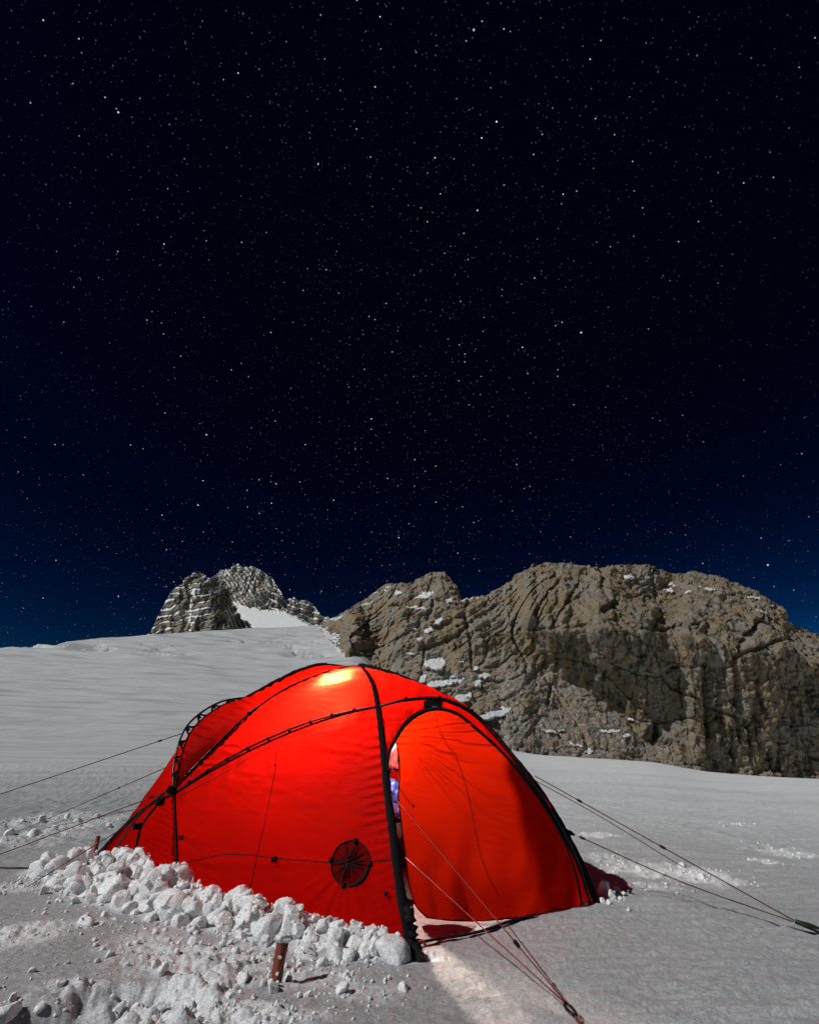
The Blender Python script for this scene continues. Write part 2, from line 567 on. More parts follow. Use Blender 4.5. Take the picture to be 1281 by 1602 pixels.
def line_dist(x, y, L):
    """distance to polyline and arc parameter 0..1 and signed side (positive = camera side)"""
    best = np.full(np.shape(x), 1e9); par = np.zeros(np.shape(x)); sd = np.zeros(np.shape(x))
    seg = np.linalg.norm(np.diff(L, axis=0), axis=1); cum = np.r_[0, np.cumsum(seg)]
    for i in range(len(L) - 1):
        d = (L[i + 1] - L[i]) / seg[i]
        t = np.clip((x - L[i, 0]) * d[0] + (y - L[i, 1]) * d[1], 0, seg[i])
        qx = x - (L[i, 0] + t * d[0]); qy = y - (L[i, 1] + t * d[1])
        dd = np.hypot(qx, qy)
        s = d[0] * qy - d[1] * qx
        m = dd < best
        best = np.where(m, dd, best); par = np.where(m, (cum[i] + t) / cum[-1], par); sd = np.where(m, s, sd)
    return best, par, -np.sign(sd)


# patches of broken, trodden snow: centre pixel, half width/height in photo pixels, lump height, whiteness
ROUGH = [(40, 1462, 70, 22, .018, .75), (35, 1392, 40, 10, .012, .7), (10, 1290, 45, 14, .035, .35), (70, 1283, 60, 12, .04, .45),
         (130, 1292, 50, 14, .03, .5), (60, 1310, 110, 14, .02, .35),
         (190, 1565, 150, 42, .05, .55), (300, 1545, 90, 45, .04, .8), (390, 1585, 90, 26, .03, .9), (90, 1600, 120, 30, .05, .4),
         (250, 1590, 110, 22, .04, .8), (330, 1500, 130, 30, .03, .7), (480, 1525, 90, 22, .018, .55), (230, 1470, 70, 22, .02, .55),
         (560, 1545, 80, 22, .012, .35), (135, 1445, 40, 8, .025, .6), (460, 1590, 60, 15, .015, .5),
         (930, 1311, 48, 5, .03, 1.0), (1010, 1360, 70, 16, .022, .8), (1090, 1372, 75, 13, .022, .95), (1150, 1383, 30, 5, .02, .9),
         (1235, 1335, 55, 13, .03, .95), (1200, 1352, 25, 6, .02, .9), (960, 1350, 40, 18, .02, .6), (1010, 1385, 60, 10, .014, .5),
         (955, 1405, 22, 9, .03, .8), (1150, 1293, 30, 3, .01, .4)]
_rough = []
for px_, py_, hx_, hy_, amp_, fr_ in ROUGH:
    c = gp(px_, py_); e = gp(px_ + hx_, py_); u_ = gp(px_, max(py_ - hy_, 1225))
    _rough.append((c.x, c.y, abs(e.x - c.x), max(abs(u_.y - c.y), 0.05), amp_, fr_))
PIT = [(gp(110, 1590), .28, .16, .10), (gp(70, 1600), .22, .16, .07), (gp(200, 1555), .26, .12, .06), (gp(250, 1575), .2, .1, .05)]


def rough_masks(x, y):
    amp = np.zeros(np.shape(x)); fr = np.zeros(np.shape(x))
    wob = noise3(x * 3.1, y * 3.1, 0.5) * 0.45 + noise3(x * 9, y * 9, 2.5) * 0.3
    for cx, cy, rx, ry, a, f in _rough:
        d = np.hypot((x - cx) / rx, (y - cy) / ry) + wob
        m = sstep(1.15, 0.45, d)
        amp = np.maximum(amp, a * m); fr = np.maximum(fr, f * m)
    return amp, fr


def micro(x, y):
    """small relief of the snow surface and how freshly broken it is"""
    r = np.hypot(x, y)
    near = sstep(60, 6, r)
    z = 0.030 * fbm(x * 0.55, y * 0.55, 1.0, 3) * near
    # wind ripples, long across the slope
    wx = x + 0.5 * noise3(x * .8, y * .8, 9.0)
    rip = noise3(wx * 2.2 + y * 1.0, y * 12.0 - wx * 1.5, 3.0) + 0.6 * noise3(wx * 5.0, y * 26.0 - wx * 4.0, 5.0)
    right = sstep(-0.3, 0.9, x)
    z = z + rip * (0.005 + 0.008 * right) * sstep(20, 6, r)
    z = z + 0.0045 * noise3(wx * 9.0, y * 42.0 - wx * 9.0, 15.0) * sstep(9, 3, r) * (0.4 + 0.6 * right)
    # shallow sun cups in the middle distance
    z = z + 0.045 * np.abs(fbm(x * 2.6, y * 2.2, 6.0, 3, .6)) * sstep(5, 9, r) * sstep(60, 20, r) * (0.35 + 0.65 * sstep(0.0, -3.0, x))
    amp, fr = rough_masks(x, y)
    lump = np.abs(fbm(x * 7, y * 7, 4.0, 4, 0.55)) * 1.4 - 0.25
    z = z + amp * lump
    # fine pitting everywhere on the camera's left
    z = z + 0.0035 * fbm(x * 22, y * 22, 8.0, 2) * sstep(14, 4, r)
    for c, rx, ry, dep in PIT:
        d = np.hypot((x - c.x) / rx, (y - c.y) / ry) + 0.35 * noise3(x * 6, y * 6, 1.5)
        z = z - dep * sstep(1.0, 0.55, d)
    dist, par, side = line_dist(x, y, bank_line)
    wdt = np.interp(par, [0, .1, .35, .5, .8, .95, 1], [.30, .45, .55, .42, .34, .25, .16])
    hgt = np.interp(par, [0, .1, .35, .5, .8, .95, 1], [.03, .06, .085, .07, .045, .035, .02])
    m = np.where(side > 0, sstep(1, 0.1, dist / wdt), sstep(0.35, 0.0, dist))
    z = z + hgt * m * (1 + 0.35 * noise3(x * 8, y * 8, 7.0))
    fr = np.maximum(fr, 0.9 * np.where(side > 0, sstep(1.25, .8, dist / wdt), 0))
    return z, np.clip(fr, 0, 1)


def ground_z(x, y):
    x = np.atleast_1d(np.asarray(x, float)); y = np.atleast_1d(np.asarray(y, float))
    return terrain(x, y) + micro(x, y)[0]


def build_ground():
    az_f = np.linspace(math.radians(-54), math.radians(54), 960)
    az_b = np.linspace(math.radians(54), math.radians(306), 90)[1:-1]
    az = np.r_[az_f, az_b]
    rr = np.r_[np.linspace(0.05, 1.3, 10)[:-1], 1.3 * np.exp(np.linspace(0, math.log(14 / 1.3), 470))[:-1],
               14 * np.exp(np.linspace(0, math.log(130 / 14), 90))[:-1], np.linspace(130, 300, 250)[:-1], 300 * np.exp(np.linspace(0, math.log(420 / 300), 12)), 600, 900, 1500, 2500]
    A, R = np.meshgrid(az, rr, indexing='ij')
    X = R * np.sin(A); Y = R * np.cos(A)
    mz, fr = micro(X, Y)
    Z = terrain(X, Y) + mz
    # far glacier: long shallow swells and crevasse steps near the left crest
    far = sstep(50, 110, R) * sstep(0.08, -0.05, A)
    Z = Z + far * 0.5 * fbm(X * 0.02, Y * 0.05, 2.0, 3)
    PX, PY = to_px(X, np.maximum(Y, 0.1), Z)
    crev = 0
    for cx, cy, hx, hy in ((190, 1012, 130, 9), (260, 1022, 60, 5), (60, 1008, 60, 6), (380, 1003, 30, 3), (470, 1005, 70, 14), (480, 1022, 50, 10), (380, 1016, 40, 3)):
        crev = np.maximum(crev, sstep(1.0, 0.3, np.hypot((PX - cx) / hx, (PY - cy) / hy)))
    st = ridged(X * 0.03 + 3, Y * 0.14, 1.0, 3)
    crev = crev * far * sstep(0.95, 1.25, st)
    Z = Z - crev * 2.2
    V = np.stack([X, Y, Z], -1).reshape(-1, 3)
    me = mesh_from_np('snowfield', V, grid_faces(len(az), len(rr), True))
    far_pale = np.clip(sstep(7, 40, R) * 0.4 + sstep(0.0, 0.25, A) * (0.12 + 0.55 * sstep(3.5, 12, R)) + 0.25 * noise3(X * 0.12, Y * 0.5, 3.3) * sstep(6, 20, R), 0, 1)  # snow colour lifted on the right to make up for grazing moonlight
    far_pale = far_pale * (1 - 0.9 * np.clip(crev, 0, 1)) - 0.25 * sstep(.1, .5, noise3(X * .05, Y * .22, 8.8)) * sstep(25, 80, R)
    set_attr(me, 'fresh', np.clip(np.maximum(fr, far_pale), 0, 1))
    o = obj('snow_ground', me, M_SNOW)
    o['kind'] = 'structure'
    return o


ground = build_ground()


# ------------------------------------------------------------------ rock walls
def rock_material(name, tone=(1.0, 1.0, 1.0)):
    m, n, l, b = new_mat(name)
    geo = n.new('ShaderNodeNewGeometry')

    def noise(scale, detail, vec_scale=(1, 1, 1), rough=0.6):
        mp = n.new('ShaderNodeMapping'); mp.inputs['Scale'].default_value = vec_scale
        l.new(geo.outputs['Position'], mp.inputs[0])
        t = n.new('ShaderNodeTexNoise'); t.inputs['Scale'].default_value = scale
        t.inputs['Detail'].default_value = detail; t.inputs['Roughness'].default_value = rough
        l.new(mp.outputs[0], t.inputs['Vector'])
        return t.outputs['Fac']

    def mix(fac, a, c, mode='MIX'):
        x = n.new('ShaderNodeMix'); x.data_type = 'RGBA'; x.blend_type = mode
        for sock, val in ((0, fac), (6, a), (7, c)):
            if isinstance(val, (int, float)): x.inputs[sock].default_value = val
            elif isinstance(val, tuple): x.inputs[sock].default_value = (*val, 1)
            else: l.new(val, x.inputs[sock])
        return x.outputs[2]

    def ramp(v, a, c):
        r = n.new('ShaderNodeMapRange'); r.interpolation_type = 'SMOOTHSTEP'
        r.inputs['From Min'].default_value = a; r.inputs['From Max'].default_value = c
        l.new(v, r.inputs['Value'])
        return r.outputs[0]

    def attr(nm):
        a = n.new('ShaderNodeAttribute'); a.attribute_name = nm
        return a.outputs['Fac']

    def mul(a, c):
        x = n.new('ShaderNodeMath'); x.operation = 'MULTIPLY'
        l.new(a, x.inputs[0])
        if isinstance(c, (int, float)): x.inputs[1].default_value = c
        else: l.new(c, x.inputs[1])
        return x.outputs[0]

    grey, brown, dark, ochre = [tuple(c * t for c, t in zip(col, tone)) for col in ((0.322, 0.284, 0.236), (0.315, 0.232, 0.145), (0.044, 0.038, 0.032), (0.46, 0.315, 0.16))]
    c = mix(ramp(noise(0.09, 8), 0.40, 0.62), grey, brown)
    c = mix(mul(ramp(noise(0.5, 8, rough=0.75), 0.5, 0.72), 0.55), c, dark)
    c = mix(mul(ramp(noise(1.7, 5, rough=0.8), 0.52, 0.66), 0.62), c, dark)
    c = mix(mul(ramp(noise(2.6, 4, rough=0.7), 0.55, 0.70), 0.5), c, tuple(min(1, x * 1.9) for x in grey))
    streak = ramp(noise(0.55, 6, (1.0, 0.35, 0.07), 0.65), 0.46, 0.62)
    streak2 = ramp(noise(0.30, 6, (1.0, 0.35, 0.05), 0.65), 0.52, 0.66)
    c = mix(mul(mul(streak, attr('cliff')), 0.95), c, dark)
    c = mix(mul(mul(streak2, attr('cliff')), 0.8), c, ochre)
    # scattered snow grains caught in the scree
    v = n.new('ShaderNodeTexNoise'); v.inputs['Scale'].default_value = 1.9; v.inputs['Detail'].default_value = 3
    l.new(geo.outputs['Position'], v.inputs['Vector'])
    sp = mul(ramp(v.outputs['Fac'], 0.615, 0.64), attr('scree'))
    c = mix(sp, c, (0.85, 0.85, 0.86))
    c = mix(ramp(attr('snow'), 0.45, 0.55), c, (0.88, 0.885, 0.90))
    l.new(c, b.inputs['Base Color'])
    b.inputs['Roughness'].default_value = 0.85
    b.inputs['Specular IOR Level'].default_value = 0.2
    bp = n.new('ShaderNodeBump'); bp.inputs['Strength'].default_value = 1.0; bp.inputs['Distance'].default_value = 1.6
    l.new(noise(0.9, 9, (1, 1, 0.8), 0.72), bp.inputs['Height'])
    l.new(bp.outputs[0], b.inputs['Normal'])
    return m


M_ROCK = rock_material('limestone_wall')
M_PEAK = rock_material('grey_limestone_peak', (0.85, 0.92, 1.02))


def build_ridge():
    sil = np.array([(500, 982), (505, 980), (520, 967), (550, 950), (574, 936), (590, 922), (605, 916), (640, 914), (660, 903), (680, 897),
                    (695, 899), (710, 912), (722, 936), (735, 936), (760, 930), (780, 920), (800, 908), (806, 898), (825, 890), (835, 881),
                    (860, 881), (890, 882), (920, 889), (960, 887), (1000, 886), (1020, 889), (1035, 895), (1060, 895), (1085, 894),
                    (1120, 900), (1150, 911), (1180, 926), (1210, 943), (1240, 963), (1250, 975), (1281, 989), (1340, 1010), (1420, 1040), (1500, 1085), (1600, 1130)], float)
    nx, nv = 980, 330
    px = np.linspace(500, 1600, nx)
    top = np.interp(px, sil[:, 0], sil[:, 1])
    top = top + 2.2 * noise3(px * 0.09, 0.3, 1.0) + 1.4 * noise3(px * 0.25, 5.3, 1.0) + 0.8 * noise3(px * 0.6, 9.3, 1.0)
    base = np.interp(px, [500, 512, 524, 533, 541, 548, 565, 600, 700, 820, 1000, 1600], [984, 996, 1011, 1026, 1041, 1064, 1120, 1170, 1230, 1262, 1268, 1280])
    base = base + sstep(600, 548, px) * (7 * noise3(px * .11, 2.0, 2.0) + 5 * noise3(px * .35, 7.0, 2.0))
    base = np.maximum(base, top + 3)
    # the foot of the wall stands where the sight line meets the glacier
    ts = np.exp(np.linspace(math.log(20), math.log(300), 700))
    Y0 = np.interp(px, [500, 545, 620, 720, 820, 950, 1100, 1281, 1600], [262, 205, 190, 174, 172, 184, 194, 202, 210])
    for i in np.nonzero(px < 541)[0]:
        x_, y_, z_ = ray(px[i], base[i])
        h = CAM_H + z_ * ts - terrain(x_ * ts, y_ * ts)
        k = np.nonzero(h < 0)[0]
        Y0[i] = y_ * ts[k[0]] if len(k) else Y0[i]
    y_end = Y0[np.nonzero(px < 541)[0][-1]]
    bl = sstep(541, 640, px)
    Y0 = np.where(px >= 541, y_end * (1 - bl) + Y0 * bl, Y0)
    m_ = px < 600
    Y0[m_] = np.convolve(np.pad(Y0, 12, mode='edge'), np.ones(25) / 25, 'valid')[m_] + 1.5
    v = np.linspace(0, 1, nv)
    PY = base[:, None] + (top - base)[:, None] * v[None, :]
    PX = np.broadcast_to(px[:, None], PY.shape)
    # regions in the wall: scree apron, cliff band, rounded top
    wob = 14 * noise3(PX * .02, PY * .02, 3) + 7 * noise3(PX * .06, PY * .06, 4)
    cl_low = np.interp(PX, [790, 822, 870, 950, 1010, 1100, 1200, 1600], [980, 1012, 1045, 1098, 1150, 1215, 1240, 1250]) + wob
    cl_top = np.interp(PX, [790, 822, 900, 1000, 1120, 1250, 1600], [982, 984, 982, 1000, 1002, 1030, 1090]) + wob * 0.8
    cliff = sstep(-6, 8, cl_low - PY) * sstep(-14, 10, PY - cl_top) * sstep(800, 825, PX)
    scree = sstep(-4, 10, PY - cl_low) * sstep(560, 640, PX) * sstep(1000, 1060, PY + 0.0 * PX)
    upper = sstep(10, -10, PY - cl_top)
    h_rel = (PY - top[:, None])
    round_top = np.exp(-np.maximum(h_rel, 0) / 22.0)
    cot = 1.0 * np.ones_like(PY)
    cot = np.where(PX > 790, 0.95, cot)
    cot = cot * (1 - cliff) + cliff * np.interp(PX, [820, 960, 1040, 1600], [-1.3, -1.1, -0.35, -0.25])
    cot = cot + round_top * 1.8
    # integrate depth upwards
    Y = np.zeros_like(PY); Y[:, 0] = Y0
    rx, ry, rz = ray(PX, PY)
    tz = rz / ry
    Zc = CAM_H + tz * Y0[:, None]
    dz = np.diff(Zc, axis=1)
    for j in range(1, nv):
        Y[:, j] = Y[:, j - 1] + np.maximum(dz[:, j - 1], 0) * cot[:, j]
    k = np.ones(9) / 9
    for j in range(nv):                      # soften column-to-column jumps
        Y[:, j] = np.convolve(np.pad(Y[:, j], 4, mode='edge'), k, 'valid')
    X3 = rx / ry * Y; Z3 = CAM_H + tz * Y
    # relief: buttresses, folded strata, cracks, crags
    q = 0.9
    big = fbm(X3 * .022, Y * .01, Z3 * .022, 3) * 6.5
    warpx = X3 + 6 * noise3(X3 * .03, 2.2, Z3 * .03); warpz = Z3 + 6 * noise3(X3 * .03, 7.2, Z3 * .03)
    # diagonal folded layers in the left part and upper bulge
    sdir = np.interp(PX, [500, 700, 850, 1000, 1281], [0.35, 0.45, 0.75, 0.15, -0.35])
    strat = (warpz - sdir * warpx)
    ledge = ridged(strat * .10, warpx * .012, 1.0, 3, 0.55)
    cracks = ridged(warpx * .045, 3.3, warpz * .045, 5, 0.55)
    vert = ridged(X3 * .11 + 0.8 * noise3(X3 * .05, 0, Z3 * .05), 1.2, Z3 * .014, 4, 0.55)
    fine = fbm(X3 * .35, Y * .35, Z3 * .35, 4, 0.6)
    crag = ridged(X3 * .16, Y * .16, Z3 * .16, 4, 0.6)
    disp = -big * (1 - 0.45 * cliff) - 1.5 * (ledge - 1) * (1 - 0.6 * cliff) * (1 - 0.6 * scree) - 2.3 * (cracks - 1.2) * (1 - 0.75 * scree) * (1 - 0.5 * cliff) \
        - 1.2 * (vert - 1) * cliff - 0.9 * fine - 1.1 * (crag - 1.2) * (1 - 0.4 * scree)
    beds = ridged(strat * .30 + 0.5 * noise3(X3 * .05, 4.4, Z3 * .05), warpx * .02, 2.0, 2, 0.6)
    disp = disp - 1.0 * (beds - .8) * (1 - 0.7 * cliff) * (1 - 0.5 * scree)
    for fq, dp in ((.035, 2.6), (.075, 1.7), (.15, 1.0)):
        cr = np.abs(noise3(warpx * fq + 3.1, 8.8 * fq, (warpz - sdir * warpx * .5) * fq))
        disp = disp + dp * sstep(.055, .0, cr) * (1 - 0.6 * scree)
    # deep clefts: a dark hole under the brow, the step under the folded layer, long joints
    def cleft(pts, width, depth):
        P = np.array(pts, float)
        best = np.full(PX.shape, 1e9)
        for i in range(len(P) - 1):
            d = P[i + 1] - P[i]; L2 = (d ** 2).sum()
            t = np.clip(((PX - P[i, 0]) * d[0] + (PY - P[i, 1]) * d[1]) / L2, 0, 1)
            best = np.minimum(best, np.hypot(PX - P[i, 0] - t * d[0], PY - P[i, 1] - t * d[1]))
        best = best + 3 * noise3(PX * .15, PY * .15, 1.0)
        return depth * sstep(width, width * 0.25, best)
    disp = disp + cleft([(945, 955), (962, 945), (966, 940)], 9, 5)
    disp = disp + cleft([(668, 1015), (710, 998), (738, 975)], 5, 2.5)
    disp = disp + cleft([(812, 985), (870, 980), (925, 978)], 4, 2.2)
    disp = disp + cleft([(836, 960), (855, 930), (880, 905)], 4, 2.5) + cleft([(870, 975), (890, 935), (905, 915)], 4, 2.5)
    disp = disp + cleft([(1005, 985), (1040, 985), (1070, 977), (1100, 975)], 4, 2.5)
    disp = disp + cleft([(1150, 1030), (1185, 1015), (1225, 1000)], 5, 3) + cleft([(1158, 1025), (1165, 995), (1195, 965)], 4, 2.5)
    disp = disp + cleft([(860, 1100), (866, 1070)], 4, 2) + cleft([(1110, 1150), (1105, 1040)], 8, 3.5) + cleft([(1160, 1110), (1150, 1035)], 7, 3)
    disp = disp + cleft([(560, 1000), (580, 950)], 5, 2) + cleft([(600, 1010), (615, 980)], 5, 2)
    # keep the left end tied to the snow it rises from
    Y2 = Y + disp * q * (0.25 + 0.75 * sstep(500, 525, PX))
    # snow patches lying on ledges
    patches = [(680, 1037, 17, 13, 0), (695, 1068, 32, 7, -12), (706, 1062, 10, 8, 0), (660, 1062, 5, 10, 10), (722, 1092, 12, 9, -30), (775, 1116, 30, 7, -22), (757, 1122, 10, 6, 0),
               (661, 933, 14, 4, -8), (650, 951, 15, 3, 8), (668, 928, 10, 3, 0), (624, 928, 5, 4, 0), (608, 919, 8, 2, -15), (595, 927, 10, 2, -10),
               (669, 986, 6, 6, 0), (646, 983, 6, 4, 0), (656, 999, 5, 5, -30), (685, 970, 5, 9, 20), (702, 938, 5, 9, -15), (695, 926, 4, 5, 0),
               (725, 939, 14, 2.5, -15), (748, 935, 8, 2, -20), (528, 967, 8, 3, -30), (570, 945, 8, 2, -30),
               (745, 1044, 4, 5, 0), (758, 1056, 10, 5, -8), (747, 1068, 4, 9, -10), (735, 1085, 4, 5, 0), (722, 1035, 5, 2, 0),
               (955, 1143, 16, 3.5, -4), (981, 1150, 10, 4, -35), (862, 1144, 12, 2.5, 15), (918, 1174, 8, 4, 50), (900, 1165, 14, 2, 30),
               (984, 902, 10, 3.5, 5), (1022, 902, 9, 2, 0), (1048, 921, 9, 4, 12), (1052, 913, 6, 2, 0), (1106, 921, 11, 3.5, 18), (1180, 934, 8, 2, 20), (1205, 946, 8, 2, 25), (1192, 957, 8, 2, 25),
               (1080, 924, 4, 2, 0), (880, 1142, 4, 2, 0), (990, 1125, 5, 2, 0), (640, 1022, 8, 2, 10), (590, 1010, 4, 2, 0)]
    snow = np.zeros_like(PX); tilt = np.zeros_like(PX)
    wobx = PX + 4.5 * noise3(PX * .13, PY * .13, 1.3) + 2.5 * noise3(PX * .4, PY * .4, 6.3)
    woby = PY + 3.5 * noise3(PX * .13, PY * .13, 8.3) + 2.0 * noise3(PX * .4, PY * .4, 4.3)
    for cx, cy, hx, hy, ang in patches:
        ca, sa = math.cos(math.radians(ang)), math.sin(math.radians(ang))
        ux = (wobx - cx) * ca + (woby - cy) * sa; uy = -(wobx - cx) * sa + (woby - cy) * ca
        mk = sstep(1.25, 0.75, np.hypot(ux / hx, uy / hy))
        snow = np.maximum(snow, mk)
        tilt = tilt + mk * np.clip(cy - PY, -hy, hy) * 0.19 * 1.9
    Y2 = Y2 - 0.5 * snow * disp * q + tilt
    # tongues of the glacier lapping up the foot at the left
    lap = 5 + 16 * noise3(PX * .10, PY * .10, 2.0) + 10 * noise3(PX * .3, PY * .3, 2.0)
    snow = np.maximum(snow, sstep(-2, 2, lap - (base[:, None] - PY)) * (PX < 575))
    X3 = X3 - 0.7 * disp * sstep(640, 545, PX) * sstep(500, 507, PX) * sstep(0.0, 0.06, v)[None, :]
    V = np.stack([X3, Y2, Z3], -1)
    # back of the ridge: slopes away behind the crest down to the ground
    nb = 14
    t = np.linspace(0, 1, nb + 1)[1:]
    crest = V[:, -1, :]
    back = np.repeat(crest[:, None, :], nb, 1)
    back[:, :, 1] += 150 * t[None, :]
    back[:, :, 2] = crest[:, 2][:, None] * (1 - t[None, :] ** 1.3) - 20 * t[None, :] + 2 * noise3(back[:, :, 0] * .05, back[:, :, 1] * .05, 3)* np.minimum(t*4,1)[None, :]
    V = np.concatenate([V, back], 1)
    pad = np.zeros((nx, nb))
    me = mesh_from_np('rock_ridge', V.reshape(-1, 3), grid_faces(nx, nv + nb))
    set_attr(me, 'snow', np.concatenate([snow, pad], 1))
    set_attr(me, 'cliff', np.concatenate([np.clip(cliff + 0.35 * upper * sstep(790, 850, PX), 0, 1), pad], 1))
    set_attr(me, 'scree', np.concatenate([np.clip(scree * (0.7 + 0.3 * sstep(1000, 820, PX)), 0, 1), pad], 1))
    o = obj('mountain_ridge', me, M_ROCK)
    o['kind'] = 'structure'
    return o


def build_peak():
    sil = np.array([(205, 1010), (235, 990), (245, 968), (255, 948), (268, 925), (276, 918), (285, 914), (288, 905), (295, 902), (306, 894), (315, 896), (326, 905),
                    (334, 903), (345, 892), (360, 890), (366, 884), (374, 882), (380, 888), (394, 886), (410, 893), (420, 902), (426, 903), (432, 915), (441, 928),
                    (446, 938), (455, 936), (460, 934), (466, 940), (478, 939), (488, 944), (498, 957), (504, 964), (515, 966), (530, 980), (560, 1010)], float)
    nx, nv = 620, 260
    px = np.linspace(205, 560, nx)
    top = np.interp(px, sil[:, 0], sil[:, 1]) + 1.6 * noise3(px * .3, 1.1, 2) + 0.8 * noise3(px * .8, 4.1, 2)
    base = np.full(nx, 1030.0)
    v = np.linspace(0, 1, nv)
    PY = base[:, None] + (top - base)[:, None] * v[None, :]
    PX = np.broadcast_to(px[:, None], PY.shape)
    # each tower of the peak stands at its own distance
    Y0 = 700.0
    rx, ry, rz = ray(PX, PY)
    Z0 = CAM_H + rz / ry * Y0
    lean = (Z0 - Z0[:, :1]) * 0.55
    # three towers: convex in plan, their right flanks turn from the moon
    def tower(cx, w, depth):
        return -depth * np.sqrt(np.clip(1 - ((PX - cx) / w) ** 2, 0, 1))
    Y = Y0 + lean
    axis1 = 305 + (PY - 900) * 0.35
    t1 = np.clip((PX - axis1) / 60, -1.2, 1.6)
    Y = Y - 26 + 26 * np.abs(t1) ** 1.3 * np.where(t1 > 0, 3.2, 0.8)
    axis2 = 385 + (PY - 890) * 0.25
    far2 = sstep(-8, 12, PX - (338 + (PY - 900) * 0.62))
    t2 = np.clip((PX - axis2) / 45, -1.5, 2.0)
    Y = Y * (1 - far2) + far2 * (Y0 + 14 + lean - 14 + 16 * np.abs(t2) ** 1.4)
    # snowfield between the towers
    poly = [(362, 940), (376, 947), (398, 951), (420, 956), (445, 956), (470, 968), (486, 979), (520, 984), (520, 1000), (404, 1000), (395, 984), (376, 966)]
    inside = np.zeros(PX.shape, bool)
    wx = PX + 5.0 * noise3(PX * .12, PY * .12, 1) + 3 * noise3(PX * .4, PY * .4, 1); wy = PY + 4.0 * noise3(PX * .12, PY * .12, 5) + 3 * noise3(PX * .4, PY * .4, 5)
    j = len(poly) - 1
    for i in range(len(poly)):
        xi, yi = poly[i]; xj, yj = poly[j]
        c = ((yi > wy) != (yj > wy)) & (wx < (xj - xi) * (wy - yi) / (yj - yi + 1e-9) + xi)
        inside ^= c; j = i
    field = inside.astype(float)
    k = np.ones(5) / 5
    for _ in range(2):
        field = np.apply_along_axis(lambda a: np.convolve(np.pad(a, 2, mode='edge'), k, 'valid'), 0, field)
        field = np.apply_along_axis(lambda a: np.convolve(np.pad(a, 2, mode='edge'), k, 'valid'), 1, field)
    fieldY = Y0 + (Z0 - Z0[:, :1]) * 1.5 - 60
    Y = Y * (1 - field) + fieldY * field
    X3 = rx / ry * Y0; Z3 = Z0
    dip = np.interp(PX, [235, 330, 350, 420, 520], [-0.10, -0.20, -0.55, -0.25, -0.15])
    st = Z3 - dip * X3 + 8 * noise3(X3 * .015, 0.4, Z3 * .015) + 3 * noise3(X3 * .05, 0.4, Z3 * .05) + 0.8 * noise3(X3 * .2, 0.4, Z3 * .2)
    per = 9.0
    saw = (st / per + 0.35 * noise3(X3 * .05, 3.4, Z3 * .05)) % 1.0
    steps = np.where(saw < 0.72, -saw * 0.2, -0.144 + (saw - 0.72) / 0.28 * 1.14) * 4.4   # tread at the top of each bed
    rock = 1 - field
    gully = ridged(X3 * .035 + 0.4 * noise3(X3 * .03, 1, Z3 * .03), 1.0, Z3 * .02, 4, 0.55)
    crag = ridged(X3 * .09, 3.0, Z3 * .09, 4, .6)
    disp = steps - 9.0 * (gully - 1.1) - 1.8 * (crag - 1.2) - 1.0 * fbm(X3 * .2, 1.0, Z3 * .2, 3)
    Y = Y + disp * rock
    V = np.stack([X3 * Y / Y0, Y, CAM_H + rz / ry * Y], -1)
    nb = 10
    t = np.linspace(0, 1, nb + 1)[1:]
    crest = V[:, -1, :]
    back = np.repeat(crest[:, None, :], nb, 1)
    back[:, :, 1] += 160 * t[None, :]
    back[:, :, 2] = crest[:, 2][:, None] * (1 - t[None, :] ** 1.3)
    V = np.concatenate([V, back], 1)
    ledge_snow = sstep(0.55, 0.75, saw) * rock * sstep(-0.3, 0.0, noise3(X3 * .03, 1.7, Z3 * .03) + 0.3 * noise3(X3 * .15, 1.7, Z3 * .15) + 0.12 + 0.3 * sstep(340, 380, PX))
    couloir = sstep(8, 3, np.abs(PX - (300 - (PY - 930) * 0.1 + 10 * noise3(PY * .05, .3, .2)))) * sstep(-.1, .25, noise3(PX * .16, PY * .16, 8)) * sstep(905, 925, PY)
    topd = sstep(16, 2, PY - top[:, None]) * sstep(-.1, .2, noise3(PX * .2, PY * .35, 3)) * sstep(285, 300, PX)
    snow = np.maximum(np.maximum(field, 0.95 * ledge_snow), np.maximum(0.9 * couloir, 0.8 * topd) * rock)
    pad = np.zeros((nx, nb))
    me = mesh_from_np('rock_peak', V.reshape(-1, 3), grid_faces(nx, nv + nb))
    set_attr(me, 'snow', np.concatenate([snow, pad], 1))
    set_attr(me, 'cliff', np.concatenate([0.4 * rock, pad], 1))
    set_attr(me, 'scree', np.concatenate([np.zeros_like(PX), pad], 1))
    o = obj('mountain_peak', me, M_PEAK)
    o['kind'] = 'structure'
    return o


build_ridge()
build_peak()

# ------------------------------------------------------------------ the tent
CEN = Vector((-0.55, 4.75, 0.45))
tent = empty('dome_tent', (CEN.x, CEN.y, 0), 'red geodesic dome tent glowing from a lamp inside, its door half open', 'tent')


def crv(pts):
    return catmull(pts, 14)


def seg(c, i0, i1, n, per=14):
    a = c[i0 * per:i1 * per + 1] if i1 >= i0 else c[i1 * per:i0 * per + 1][::-1]
    return resample(a, n)


sink = Vector((0, 0, -0.03))
APEX = at(562, 1044, 4.55)
X1 = at(591, 1106, 3.95)
X2 = at(275, 1241, 4.52)
# front pole: from the near corner over the crossing to the top, then down the hidden side
c_front = crv([pF + sink, at(627, 1400, 3.27), at(616, 1320, 3.36), at(606, 1240, 3.52), at(599, 1170, 3.72), X1, at(581, 1066, 4.22), APEX,
               Vector((-0.62, 5.25, 1.40)), Vector((-0.72, 5.95, 0.85)), Vector((-0.78, 6.35, -0.03))])
